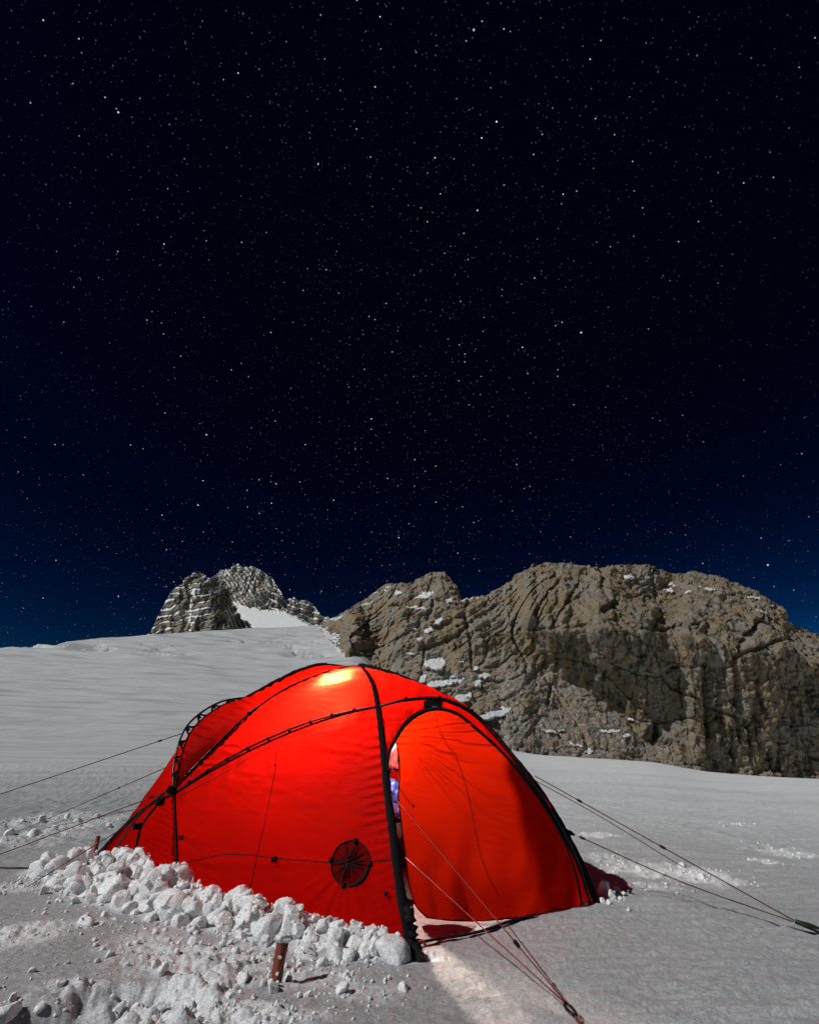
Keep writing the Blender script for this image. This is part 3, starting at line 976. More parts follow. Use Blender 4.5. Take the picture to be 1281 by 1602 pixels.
# long arch of the near side: left corner, crossing with the left sleeve, over the door, right corner
c_long = crv([pLL + sink, at(190, 1298, 5.15), at(232, 1262, 4.78), X2, at(330, 1208, 4.40), at(400, 1171, 4.28), at(480, 1137, 4.14), at(540, 1118, 4.03), X1,
              at(640, 1096, 3.90), at(690, 1096, 3.88), at(738, 1118, 3.90), at(794, 1178, 3.94), at(848, 1254, 3.98), at(898, 1343, 4.0), pRi + sink])
# top arch: bare foot at the left, apex, right corner
c_top = crv([pB1 + sink, at(193, 1318, 4.80), at(232, 1268, 4.60), at(276, 1232, 4.58), at(340, 1173, 4.66), at(410, 1103, 4.66), at(450, 1078, 4.64), at(490, 1060, 4.62), at(530, 1047, 4.58), APEX,
             at(612, 1057, 4.45), at(668, 1080, 4.36), at(724, 1108, 4.28), at(785, 1168, 4.20), at(842, 1236, 4.14), at(893, 1322, 4.08), pR + sink])
# left arch: vertical sleeve at the left corner, curling over towards the hidden right side
TT = at(512, 1041, 5.05)
c_left = crv([pL + sink, at(277, 1320, 4.44), X2, at(283, 1188, 4.66), at(303, 1140, 4.80), at(345, 1106, 4.92), at(385, 1092, 5.0), at(430, 1070, 5.05), at(470, 1051, 5.06), TT,
              Vector((-0.10, 5.35, 1.42)), Vector((0.45, 5.6, 0.85)), Vector((0.75, 5.7, -0.03))])
pBK = Vector((-0.78, 6.35, -0.03)); pBL = Vector((-2.1, 6.3, 0.05))


def coons(b, t, l, r):
    nu, nv = len(b), len(l)
    u = np.linspace(0, 1, nu)[:, None, None]; v = np.linspace(0, 1, nv)[None, :, None]
    S = (1 - v) * b[:, None, :] + v * t[:, None, :] + (1 - u) * l[None] + u * r[None]
    S -= (1 - u) * (1 - v) * b[0] + u * (1 - v) * b[-1] + (1 - u) * v * t[0] + u * v * t[-1]
    return S


def grid_normals(S):
    du = np.gradient(S, axis=0); dv = np.gradient(S, axis=1)
    N = np.cross(du, dv); N /= np.linalg.norm(N, axis=2)[..., None] + 1e-9
    out = S - np.array(CEN)
    flip = np.sign((N * out).sum(2).mean())
    return N * (flip if flip != 0 else 1)


PANELS = {}


def panel(name, key, b, t, l, r, bulge=0.0, wrinkle=None, mat=None, label=None):
    S = coons(b, t, l, r)
    nu, nv = S.shape[:2]
    U, Vv = np.meshgrid(np.linspace(0, 1, nu), np.linspace(0, 1, nv), indexing='ij')
    N = grid_normals(S)
    edge = np.clip(np.minimum(np.minimum(U, 1 - U), np.minimum(Vv, 1 - Vv)) * 12, 0, 1)
    d = bulge * np.sin(math.pi * U) * np.sin(math.pi * Vv)
    if wrinkle is not None:
        d = d + wrinkle(U, Vv, S)
    pt = sstep(-.15, .35, noise3(S[..., 0] * 2.2 + 5, S[..., 1] * 2.2, S[..., 2] * 2.6))
    d = d + 0.0068 * pt * edge * (1 - 2 * np.abs(noise3(S[..., 0] * 3.2, S[..., 1] * 3.2, S[..., 2] * 21 + 4 * S[..., 0])))
    d = d + 0.006 * fbm(S[..., 0] * 2.5, S[..., 1] * 2.5, S[..., 2] * 2.5, 3) * edge
    S = S + N * d[..., None]
    me = mesh_from_np(name, S.reshape(-1, 3), grid_faces(nu, nv))
    o = obj(name, me, mat or M_FABRIC, tent)
    if label: o['label'] = label
    PANELS[key] = (S, me)
    return S


n1 = 90
# A: big lower panel of the near side
vent_uv = [None]


def wr_A(U, V, S):
    px, py = to_px(S[..., 0], S[..., 1], S[..., 2])
    a = np.arctan2(py - 1350, px - 550); r = np.hypot(px - 550, py - 1350)
    fan = np.sin(a * 26 + 1.3 * np.sin(a * 7)) * sstep(25, 40, r) * sstep(130, 45, r) * sstep(0.35, 1.1, a) * sstep(3.0, 2.2, a)
    side = np.sin((py + 0.35 * px) * 0.42 + 2 * noise3(px * .02, py * .02, 1)) * sstep(60, 5, 615 - px) * sstep(0, 1, (px < 640) * 1.0)
    top = np.sin(V * 150 + U * 14) * sstep(0.86, 0.97, V) * sstep(0.99, 0.97, V)
    slack = np.exp(-((py - 1352) / 7.0) ** 2) * sstep(290, 330, px) * sstep(610, 560, px)
    pull = np.sin(U * 60 + 1.5 * np.sin(U * 21)) * sstep(.72, .98, V) * sstep(1.0, .985, V)
    return 0.008 * fan + 0.006 * side + 0.0015 * top + 0.004 * pull - 0.006 * slack * (1 - np.clip(V * 2 - 1, 0, 1))


SA = panel('fly_panel', 'A', resample(np.array([list(pL + sink), list(pF + sink)]), 120), seg(c_long, 3, 8, 120), seg(c_left, 0, 2, 90), seg(c_front, 0, 5, 90), 0.05, wr_A)


# B: upper panel under the hot lamp
def wr_B(U, V, S):
    px, py = to_px(S[..., 0], S[..., 1], S[..., 2])
    w = np.sin((py - 0.08 * px) * 0.75 + 2.2 * noise3(px * .03, py * .05, 2)) * sstep(0.35, 0.95, V) * sstep(1.0, .93, U) * (0.4 + 0.6 * sstep(-.2, .3, noise3(px * .02, py * .06, 5)))
    w2 = np.sin((py + 0.1 * px) * 0.5 + 3 * noise3(px * .03, py * .04, 3)) * sstep(0.7, 0.2, U) * sstep(-.1, .3, noise3(px * .02, py * .05, 9))
    return 0.0055 * w + 0.007 * w2


panel('fly_panel', 'B', seg(c_long, 3, 8, 110), seg(c_top, 3, 9, 110), np.repeat(seg(c_long, 3, 3, 2)[:1], 70, 0) * np.linspace(1, 0, 70)[:, None] + seg(c_top, 3, 3, 2)[:1] * np.linspace(0, 1, 70)[:, None],
      seg(c_front, 5, 7, 70), 0.03, wr_B)


# C: upper left panel between the top arch and the left arch
def wr_C(U, V, S):
    px, py = to_px(S[..., 0], S[..., 1], S[..., 2])
    return 0.008 * np.sin((py - 0.25 * px) * 0.55 + 3 * noise3(px * .03, py * .04, 1)) * sstep(.95, .7, U) * sstep(-.1, .3, noise3(px * .03, py * .05, 4))


panel('fly_panel', 'C', seg(c_top, 3, 9, 90), seg(c_left, 2, 9, 90), resample(np.array([c_top[3 * 14], c_left[2 * 14]]), 50), resample(np.array([list(APEX), list(TT)]), 50), 0.02, wr_C)


# D: triangular end panel at the left
def wr_D(U, V, S):
    px, py = to_px(S[..., 0], S[..., 1], S[..., 2])
    return 0.0045 * np.sin((py - 0.55 * px) * 0.62 + 1.5 * noise3(px * .04, py * .04, 1)) * sstep(205, 262, px) * sstep(280, 268, px)


panel('fly_panel', 'D', resample(np.array([list(pLL + sink), list(pL + sink)]), 70), np.repeat(np.array([list(X2)]), 70, 0), seg(c_long, 0, 3, 60), seg(c_left, 0, 2, 60), 0.02, wr_D)
# H: hidden left end behind the sleeves
panel('fly_panel', 'H', resample(np.array([list(pBL), list(pLL + sink)]), 50), seg(c_left, 9, 2, 50), resample(crv([pBL, Vector((-1.9, 6.05, .75)), Vector((-1.25, 5.65, 1.35)), TT]), 50), seg(c_long, 0, 3, 50), -0.03)
# G: slim panel between the top arch and the door arch on the right


def wr_G(U, V, S):
    px, py = to_px(S[..., 0], S[..., 1], S[..., 2])
    return 0.004 * np.sin((px + 0.4 * py) * 0.2 + 3 * noise3(px * .02, py * .02, 1)) * np.sin(math.pi * V)


panel('fly_panel', 'G', seg(c_long, 8, 15, 100), seg(c_top, 9, 16, 100), seg(c_front, 5, 7, 40), resample(np.array([list(pRi + sink), list(pR + sink)]), 40), 0.0, wr_G)
# rear panels
panel('fly_panel', 'R2', resample(np.array([list(pR + sink), [0.75, 5.7, -.03], list(pBK)]), 50), np.repeat(np.array([list(APEX)]), 50, 0), seg(c_top, 16, 9, 50), seg(c_front, 10, 7, 50), 0.12)
panel('fly_panel', 'R3', resample(np.array([list(pBK), list(pBL)]), 50), resample(np.array([list(APEX), list(TT)]), 50), seg(c_front, 10, 7, 50), resample(crv([pBL, Vector((-1.9, 6.05, .75)), Vector((-1.25, 5.65, 1.35)), TT]), 50), 0.10)

# door arch and the fabric that frames it
c_arch = crv([at(606, 1212, 3.60), at(608, 1180, 3.66), at(618, 1158, 3.72), at(634, 1133, 3.79), at(655, 1117, 3.83), at(682, 1110, 3.86), at(712, 1117, 3.875), at(745, 1142, 3.89), at(787, 1181, 3.925), at(825, 1228, 3.945),
              at(860, 1278, 3.965), at(884, 1325, 3.975), at(902, 1378, 3.97), gp(908, 1416) + Vector((0, 0, -.02))])
outer = np.vstack([seg(c_front, 3, 5, 40), seg(c_long, 8, 15, 120)[1:]])
o1 = resample(outer[:40], 34); o2 = resample(outer[39:], 108)
i1 = resample(c_arch[:4 * 14 + 1], 34); i2 = resample(c_arch[4 * 14:], 108)
outer = np.vstack([o1, o2[1:]]); inner = np.vstack([i1, i2[1:]])


def wr_E(U, V, S):
    px, py = to_px(S[..., 0], S[..., 1], S[..., 2])
    return 0.006 * np.sin((px * 0.8 - py * 0.5) * 0.28 + 3 * noise3(px * .03, py * .03, 1)) * np.sin(math.pi * V) - 0.008 * np.sin(math.pi * V)


panel('door_surround', 'E', inner, outer, resample(np.array([inner[0], outer[0]]), 16), resample(np.array([inner[-1], outer[-1]]), 16), 0.0, wr_E)

# loose door flap, unzipped along its left edge
dl = crv([at(619, 1157, 3.715), at(624, 1185, 3.72), at(625, 1215, 3.72), at(623, 1245, 3.71), at(628, 1290, 3.69), at(634, 1340, 3.67), at(640, 1385, 3.655), at(651, 1418, 3.645), at(668, 1436, 3.64)])
db = crv([at(668, 1436, 3.64), at(700, 1440, 3.63), at(745, 1441, 3.62), at(790, 1438, 3.65), at(840, 1432, 3.72), at(880, 1422, 3.83), Vector(tuple(c_arch[-1]))])
dt = c_arch[2 * 14:8 * 14 + 1]
dr = c_arch[8 * 14:][::-1]


def wr_door(U, V, S):
    px, py = to_px(S[..., 0], S[..., 1], S[..., 2])
    a = np.arctan2(py - 1146, px - 620); r = np.hypot(px - 620, py - 1146)
    fan = np.sin(a * 34 + 1.6 * np.sin(a * 9)) * sstep(5, 40, r) * sstep(230, 60, r) * sstep(1.25, .75, a) * sstep(-.35, -.1, a)
    horiz = np.sin(py * 0.55 + 2.0 * noise3(px * .02, py * .03, 2)) * sstep(1195, 1150, py) * sstep(1112, 1125, py)
    low = (np.exp(-((px - 742 - (py - 1440) * 0.03) / 16) ** 2) + np.exp(-((px - 655 - (py - 1300) * .25) / 9) ** 2) * 0.6 - np.exp(-((px - 700) / 22) ** 2) * 0.6
           - np.exp(-((px - 835 + (py - 1430) * 0.5) / 16) ** 2) * sstep(1360, 1420, py) * 1.1 + np.exp(-((px - 885) / 8) ** 2)) * sstep(1250, 1420, py)
    fold2 = np.sin(px * 0.12 + 2.5 * noise3(px * .012, py * .012, 4)) * sstep(1230, 1400, py)
    belly = np.exp(-((py - 1380) / 40.0) ** 2) * np.exp(-((px - 790) / 70.0) ** 2)
    return 0.019 * fan + 0.009 * horiz + 0.030 * low + 0.008 * fold2 - 0.05 * belly - 0.025 * np.sin(math.pi * np.clip(U, 0, 1)) * np.sin(math.pi * V)


SD = panel('door_flap', 'door', resample(db, 130), resample(dt, 130), resample(dl[::-1], 130), resample(dr, 130), 0.0, wr_door, M_DOOR)

# ray-cast onto the fabric so that fittings sit on it
BV = {}
for k_, (S_, me_) in PANELS.items():
    BV[k_] = BVHTree.FromPolygons([v.co.copy() for v in me_.vertices], [tuple(p.vertices) for p in me_.polygons])
CAMP = Vector((0, 0, CAM_H))


def on(key, px, py, off=0.004):
    x, y, z = ray(px, py)
    d = Vector((float(x), float(y), float(z))).normalized()
    h = BV[key].ray_cast(CAMP, d)
    if h[0] is None:
        q = BV[key].find_nearest(at(px, py, 3.9))
        return q[0] - d * off, q[1]
    nn = h[1]
    if nn.dot(d) > 0: nn = -nn
    return h[0] + nn * off, nn


def out_dirs(path):
    P = np.asarray(path)
    D = P - np.array([CEN.x, CEN.y, 0.25])
    return D / np.linalg.norm(D, axis=1)[:, None]


def sleeve(c, i0, i1, width, thick, n=60, lift=0.004, name='pole_sleeve', taper=None):
    P = seg(c, i0, i1, n)
    D = out_dirs(P)
    P = P + D * lift
    R = thick * np.ones(n) * (1 + 0.05 * np.sin(np.arange(n) * 1.7) + 0.04 * np.sin(np.arange(n) * .6))
    if taper is not None:
        R = R * np.interp(np.linspace(0, 1, n), np.linspace(0, 1, len(taper)), taper)
    return tube(name, P, R, M_BLACK, tent, 10, width / thick, D)


def pole(c, i0, i1, lift, n=70, rad=0.0085):
    P = seg(c, i0, i1, n); D = out_dirs(P)
    l = lift * np.sin(np.linspace(0, math.pi, n)) ** 0.6
    return tube('pole', P + D * l[:, None], rad, M_POLE, tent, 8), P + D * l[:, None], P


# sleeves
sleeve(c_front, 0, 7, 0.020, 0.009, 120, taper=[1.35, 1.25, 1.25, 1.2, 1.05, .95, .9])
sleeve(c_front, 7, 10, 0.018, 0.010, 40)
sleeve(c_left, 0, 2, 0.036, 0.009, 40, taper=[1.25, 1.1, .85])
sleeve(c_left, 6, 9, 0.034, 0.020, 40, 0.004, taper=[.6, 1.2, 1.2, .8])
sleeve(c_left, 9, 12, 0.018, 0.010, 40)
sleeve(c_top, 9, 16, 0.032, 0.022, 110, 0.004, taper=[1.2, 1.35, 1.25, 1.1, 1, .95, 1.0, 1.15])
sleeve(c_top, 5, 9, 0.022, 0.010, 50, taper=[.8, 1.3, 1.2, 1, .9])
sleeve(c_long, 0, 2, 0.022, 0.012, 30, taper=[1.5, 1.1, .8])

# bare poles held off the fabric by clips
_clip_me = None


def clip_mesh():
    bm = bmesh.new()
    bmesh.ops.create_cube(bm, size=1)
    for v in bm.verts: v.co = Vector((v.co.x * .026, v.co.y * .016, v.co.z * .03))
    bmesh.ops.bevel(bm, geom=bm.edges[:], offset=.004, segments=2, affect='EDGES')
    r = bmesh.ops.create_cone(bm, segments=10, radius1=.012, radius2=.012, depth=.024, cap_ends=True,
                              matrix=Matrix.Translation((0, 0, .016)) @ Matrix.Rotation(math.pi / 2, 4, 'Y'))
    me = bpy.data.meshes.new('pole_clip'); bm.to_mesh(me); bm.free()
    me.materials.append(M_BLACK)
    return me


CLIP = clip_mesh()


def place_clip(p, tangent, outd, s=1.0):
    o = bpy.data.objects.new('pole_clip', CLIP); COL.objects.link(o)
    x = Vector(tangent).normalized(); z = Vector(outd); z = (z - x * z.dot(x)).normalized(); y = z.cross(x)
    o.parent = tent; o.matrix_parent_inverse = Matrix.Translation(-tent.location)
    m = Matrix((x, y, z)).transposed().to_4x4()
    o.matrix_basis = Matrix.Translation(Vector(p)) @ m @ Matrix.Scale(s, 4)
    return o


def clipped_pole(c, i0, i1, lift, nclip, tape=True, scallop=False, n=90):
    _, Q, P = pole(c, i0, i1, lift, n)
    D = out_dirs(P)
    if tape:
        tube('seam_tape', P + D * 0.003, 0.006, M_BLACK, tent, 6, 1.9, D)
    ks = np.linspace(0, n - 1, nclip + 2)[1:-1].astype(int)
    for k in ks:
        tg = P[min(k + 1, n - 1)] - P[max(k - 1, 0)]
        place_clip(P[k] * 0.45 + Q[k] * 0.55, tg, D[k], 0.85)
    if scallop:
        # webbing loops between the clips: scalloped edge hugging the fabric
        kk = np.linspace(0, n - 1, nclip * 1 + 2)
        ph = np.interp(np.arange(n), kk, np.arange(len(kk)))
        w = np.abs(np.cos(ph * math.pi)) ** 5
        R = P + D * (0.002 + lift * w * np.sin(np.linspace(0, math.pi, n)) ** 0.6)[:, None]
        tube('webbing_edge', R, 0.0085, M_BLACK, tent, 6, 1.4, D)
    return P


clipped_pole(c_left, 2, 6, 0.060, 7, True, True, 140)
clipped_pole(c_long, 3, 8, 0.030, 9)
clipped_pole(c_long, 8, 15, 0.022, 8)
clipped_pole(c_top, 3, 5, 0.035, 6)
clipped_pole(c_long, 2, 3, 0.020, 1)
# the bare foot of the top arch and its strap
tube('pole', seg(c_top, 0, 3, 40) + out_dirs(seg(c_top, 0, 3, 40)) * 0.03, 0.008, M_POLE, tent, 8)
tube('foot_strap', catmull([at(249, 1255, 4.55), at(222, 1292, 4.60), at(213, 1325, 4.62), gp(212, 1352) + Vector((0, 0, .02))], 10), 0.008, M_BLACK, tent, 6, 1.8)
place_clip(at(217, 1293, 4.6), (0, 0, 1), (-.6, -.8, 0), 1.6)
place_clip(at(212, 1344, 4.63), (0, 0, 1), (-.6, -.8, 0), 1.3)
place_clip(at(252, 1256, 4.58), (.5, 0, 1), (-.6, -.8, 0), 1.7)
place_clip(at(270, 1237, 4.50), (.5, 0, 1), (-.6, -.8, 0), 1.8)
place_clip(at(285, 1310, 4.40), (1, 0, 0), (-.3, -.9, 0), 1.1)
place_clip(at(604, 1398, 3.30), (1, 0, .3), (-.3, -.9, 0), .8)

# zip tape round the door arch, and the bound free edge of the flap
Pz = resample(c_arch, 120); Dz = out_dirs(Pz)
tube('zip', Pz + Dz * .006, np.interp(np.linspace(0, 1, 120), [0, .12, .2, .5, 1], [.004, .006, .009, .008, .007]), M_BLACK, tent, 8, 1.9, Dz)
tube('door_binding', resample(dl, 70), 0.0042, M_BLACK, tent, 6)
tube('door_hem', resample(db, 70), 0.004, M_BLACK, tent, 6)

# line down the middle of the door
pts = [on('door', x, y, .003)[0] for x, y in ((679, 1113), (684, 1135), (695, 1158), (702, 1170), (709, 1176), (716, 1192), (727, 1225), (736, 1262), (744, 1305), (752, 1340), (764, 1372), (780, 1402))]
tube('seam_cord', catmull(pts, 6), 0.0022, M_BLACK, tent, 6)
pts = [on('door', x, y, .004)[0] for x, y in ((624, 1232), (634, 1247), (646, 1262))]
tube('tie_cord', catmull(pts, 6), 0.0022, M_BLACK, tent, 6)
p, nn = on('door', 646, 1262, .006); place_clip(p, (1, 0, -1), nn, .5)
# lines on the big panel
pts = [on('A', x, y, .003)[0] for x, y in ((431, 1168), (432, 1198), (424, 1240), (414, 1290), (402, 1340), (392, 1390))]
tube('seam_cord', catmull(pts, 6), 0.0022, M_BLACK, tent, 6)
p, nn = on('A', 431, 1198, .006); place_clip(p, (0, 0, 1), nn, .35)
pts = [on('A', x, y, .002)[0] for x, y in ((284, 1352), (310, 1345), (345, 1338), (390, 1338), (431, 1343), (480, 1347), (518, 1350))]
tube('seam', catmull(pts, 6), 0.0028, M_BLACK, tent, 6)
pts = [on('A', x, y, .002)[0] for x, y in ((583, 1348), (600, 1347), (616, 1346))]
tube('seam', catmull(pts, 6), 0.0028, M_BLACK, tent, 6)
pts = [on('A', x, y, .006)[0] for x, y in ((282, 1246), (330, 1222), (380, 1193), (425, 1168), (480, 1143))]
tube('seam_cord', catmull(pts, 6), 0.0022, M_BLACK, tent, 6)
p, nn = on('A', 431, 1345, .006); place_clip(p, (1, 0, .2), nn, 1.25)

# round vent, its cloth gathered to a cord at the centre
vc, vn = on('A', 550, 1351, .012)
vent = empty('vent', vc); vent.parent = tent; vent.matrix_parent_inverse = Matrix.Translation(-tent.location)
vx = Vector((0, 0, 1)).cross(vn).normalized(); vy = vn.cross(vx).normalized()
VR = 0.104; VW = 1.3


def vent_pt(r, a, h):
    return vc + vx * (VW * r * math.cos(a)) + vy * (r * 1.02 * math.sin(a)) + vn * h


nr, na = 22, 160
vv = np.zeros((na, nr, 3))
for i in range(na):
    a = 2 * math.pi * i / na
    for j in range(nr):
        t = j / (nr - 1)
        f = math.sin(9 * a + 0.8 * math.sin(2 * a)) * 0.6 + 0.4 * math.sin(17 * a + 1.0)
        h = 0.016 * (1 - t) ** 0.7 * f + 0.018 * (1 - t) ** 2 - 0.006 * t
        vv[i, j] = vent_pt(VR * (0.04 + 0.96 * t), a, h)
vo = obj('vent_cloth', mesh_from_np('vent_cloth', vv.reshape(-1, 3), grid_faces(na, nr, True)), M_FABRIC2, None)
vo.parent = vent; vo.matrix_parent_inverse = Matrix.Translation(-Vector(vc))


def vsub(o):
    o.parent = vent; o.matrix_parent_inverse = Matrix.Translation(-Vector(vc))
    return o


ring = np.array([list(vent_pt(VR, 2 * math.pi * k / 60, 0.0)) for k in range(61)])
vsub(tube('vent_rim', ring, 0.0035, M_BLACK, None, 6))
lowr = np.array([list(vent_pt(VR * 0.96, a, 0.004)) for a in np.linspace(-1.45, 0.12, 30)])
vsub(tube('vent_hood', lowr, np.interp(np.linspace(0, 1, 30), [0, .3, .8, 1], [.004, .013, .011, .005]), M_BLACK, None, 8))
hub = [list(vc + vn * h) for h in (-.004, .012, .028)]
vsub(tube('vent_hub', np.array(hub), np.array([.024, .022, .012]), M_BLACK, None, 12))
for a, r0 in ((1.95, .9), (1.15, .9), (3.17, .98), (2.7, .5), (3.9, .92), (4.35, .95), (4.75, .85), (0.25, .85), (-.25, .75), (5.5, .6), (1.55, .6)):
    P = np.array([list(vent_pt(VR * t, a + 0.12 * (t - .2), 0.010 * (1 - t) + 0.006)) for t in np.linspace(.1, r0, 8)])
    vsub(tube('gather', P, np.interp(np.linspace(0, 1, 8), [0, .6, 1], [.006, .0045, .002]), M_BLACK, None, 6))
for a in (1.45, 3.12, 4.55, 0.05):
    P = np.array([list(vent_pt(VR * 1.0, a, h)) for h in (-.004, .008, .016)])
    vsub(tube('toggle', P, np.array([.015, .015, .009]), M_BLACK, None, 8))

# tag with tiny white lettering over the door
p, nn = on('E', 676, 1104, .012)
lx = Vector((0, 0, 1)).cross(nn).normalized(); ly = nn.cross(lx).normalized()
prof = [(-.062, .026), (-.02, .034), (.012, .040), (.03, .036), (.062, .022), (.066, -.022), (.02, -.030), (-.03, -.030), (-.064, -.022)]
bm = bmesh.new()
f = bm.faces.new([bm.verts.new(p + lx * a + ly * b) for a, b in prof])
ext = bmesh.ops.extrude_face_region(bm, geom=[f])
for v in [g for g in ext['geom'] if isinstance(g, bmesh.types.BMVert)]: v.co += nn * .008
bmesh.ops.recalc_face_normals(bm, faces=bm.faces[:])
me = bpy.data.meshes.new('label_tag'); bm.to_mesh(me); bm.free()
tg_o = obj('label_tag', me, M_BLACK, tent)
tg_o['label'] = 'black tag with tiny white lettering above the door'
bm = bmesh.new()
cx0 = -0.004
for k, w in enumerate((.010, .008, .010)):
    x0 = cx0 + k * .0125
    strokes = [(0, 0, .0035, .010), (w - .003, 0, .0035, .010)] + ([(0, .0072, w, .0028)] if k != 1 else [(0, 0, w, .0028)])
    for sx, sy, sw, sh in strokes:
        vs = [bm.verts.new(p + nn * .0105 + lx * (x0 + sx + a * sw) + ly * (-.020 + sy + b * sh)) for a, b in ((0, 0), (1, 0), (1, 1), (0, 1))]
        bm.faces.new(vs)
me = bpy.data.meshes.new('lettering'); bm.to_mesh(me); bm.free()
lt = obj('lettering', me, M_WHITE)
lt.parent = tg_o
lt.matrix_parent_inverse = Matrix.Identity(4)

# webbing across the doorway sill, from the front corner to the right
P = []
for k, (x, y) in enumerate(((650, 1481), (680, 1474), (715, 1465), (755, 1455), (800, 1444), (838, 1437))):
    g = gp(x, y); P.append(Vector((g.x, g.y, float(ground_z(g.x, g.y)[0]) + .012)))
tube('sill_strap', catmull(P, 8), 0.006, M_BLACK, tent, 6, 2.2, np.tile([0, 0, 1.0], (41, 1)))
# foot of the front corner: bunched skirt, red strap, black flap
g = pF
P = catmull([Vector((g.x + .012, g.y, -.03)), Vector((g.x + .006, g.y, .04)), Vector((g.x - .012, g.y + .01, .12)), at(632, 1410, 3.29), at(625, 1370, 3.33)], 8)
k_ = np.arange(len(P))
tube('corner_skirt', P + np.stack([.006 * np.sin(k_ * 1.9), .004 * np.cos(k_ * 2.3), 0 * k_], 1), np.interp(k_ / k_[-1], [0, .3, 1], [.040, .026, .012]) * (1 + .25 * np.sin(k_ * 2.7) * np.cos(k_ * 1.3)), M_BLACK, tent, 10)
fl = gp(640, 1494)
S = np.zeros((10, 6, 3))
for i in range(10):
    for j in range(6):
        x = fl.x - .03 + .115 * i / 9; y = fl.y - .05 + .10 * j / 5 - .03 * (i / 9)
        S[i, j] = (x, y, float(ground_z(x, y)[0]) + .016 + .014 * math.sin(i * .9 + j * .7))
obj('corner_flap', mesh_from_np('corner_flap', S.reshape(-1, 3), grid_faces(10, 6)), M_BLACK, tent)
tube('corner_strap', catmull([pF + Vector((.030, -.02, .03)), pF + Vector((.05, -.03, .035)), pF + Vector((.065, -.03, .012))], 6), .006, M_REDCORD, tent, 6)


def oval_ring(name, c, ax, ay, a, b, r, mat, parent):
    P = np.array([list(c + ax * (a * math.cos(t)) + ay * (b * math.sin(t))) for t in np.linspace(0, 2 * math.pi, 33)])
    return tube(name, P, r, mat, parent, 8)


# ------------------------------------------------------------------ things inside the tent
ha, na_ = on('B', 500, 1064, 0.0); hb, nb_ = on('B', 548, 1054, 0.0)
LA = ha - na_ * 0.062; LB = hb - nb_ * 0.062
LAMP = (LA + LB) / 2
lan = empty('light_strip', LAMP, 'light strip hung under the tent peak, showing as a white hot glow', 'lamp')
m, n_, l_, b_ = new_mat('lamp_glow')
b_.inputs['Base Color'].default_value = (1, .9, .75, 1)
b_.inputs['Emission Color'].default_value = (1.0, 0.79, 0.66, 1)
b_.inputs['Emission Strength'].default_value = 15000
M_GLOW = m
m2_ = m.copy(); m2_.name = 'lantern_glow'
m2_.node_tree.nodes['Principled BSDF'].inputs['Emission Strength'].default_value = 5300
MAIN = Vector((-0.50, 4.72, 1.10))
lan2 = empty('camping_lantern', MAIN, 'lantern hanging in the middle of the tent, seen only as the red glow', 'lantern')
tube('globe', np.array([list(MAIN + Vector((0, 0, h))) for h in (-.045, -.04, -.02, 0, .02, .04, .045)]), np.array([.015, .03, .036, .038, .036, .03, .015]), m2_, lan2, 12)
tube('cap', np.array([list(MAIN + Vector((0, 0, h))) for h in (.047, .06, .075)]), np.array([.034, .030, .010]), M_METAL, lan2, 12)
tube('base', np.array([list(MAIN + Vector((0, 0, h))) for h in (-.085, -.075, -.055, -.050)]), np.array([.035, .060, .066, .064]), M_METAL, lan2, 16)  # base made wide to keep the lower tent walls in shade
tube('hanging_cord', np.array([list(MAIN + Vector((0, 0, .07))), list(MAIN + Vector((-.01, 0, .18))), list(MAIN + Vector((-.02, 0, .32)))]), .002, M_METAL, lan2, 6)
tube('globe', np.array([list(LA.lerp(LB, t)) for t in (0, .04, .12, .3, .5, .7, .88, .96, 1)]), np.array([.004, .011, .015, .016, .016, .016, .015, .011, .004]), M_GLOW, lan, 10)
# reflector trough added under the strip to block its downward light, open towards the cloth above it
ax_ = (LB - LA).normalized(); up_ = (na_ + nb_).normalized(); up_ = (up_ - ax_ * up_.dot(ax_)).normalized(); sd_ = ax_.cross(up_)
S = np.zeros((7, 15, 3))
for i in range(7):
    for j in range(15):
        a_ = math.radians(165 + 210 * j / 14)
        S[i, j] = LA.lerp(LB, -.1 + 1.2 * i / 6) + (sd_ * math.cos(a_) + up_ * math.sin(a_)) * .030
obj('light_shield', mesh_from_np('light_shield', S.reshape(-1, 3), grid_faces(7, 15)), M_METAL, lan)
for q_, r_ in ((LA, LB), (LB, LA)):
    d_ = (q_ - r_).normalized()
    tube('cap', np.array([list(q_ - d_ * .006), list(q_ + d_ * .012), list(q_ + d_ * .02)]), np.array([.013, .013, .006]), M_METAL, lan, 10)
    tube('hook', np.array([list(q_ + d_ * .01), list(q_ + d_ * .01 + Vector((0, 0, .02))), list(q_ + d_ * .01 + Vector((0, 0, .04)))]), .0015, M_METAL, lan, 6)


def blob(name, c, size, mat, label, cat, seed, rough=.25, parent=None):
    bm = bmesh.new(); bmesh.ops.create_icosphere(bm, subdivisions=4, radius=1)
    P = np.array([v.co[:] for v in bm.verts])
    d = 1 + rough * fbm(P[:, 0] * 1.7 + seed, P[:, 1] * 1.7, P[:, 2] * 1.7, 4, .55)
    cube = np.max(np.abs(P), axis=1) ** -0.45
    for v, k, q in zip(bm.verts, d, cube):
        v.co = Vector((v.co.x * size[0], v.co.y * size[1], v.co.z * size[2])) * float(k * q)
    for f in bm.faces: f.smooth = True
    me = bpy.data.meshes.new(name); bm.to_mesh(me); bm.free()
    o = obj(name, me, mat, parent); o.location = c
    if label: tag(o, label, cat)
    return o


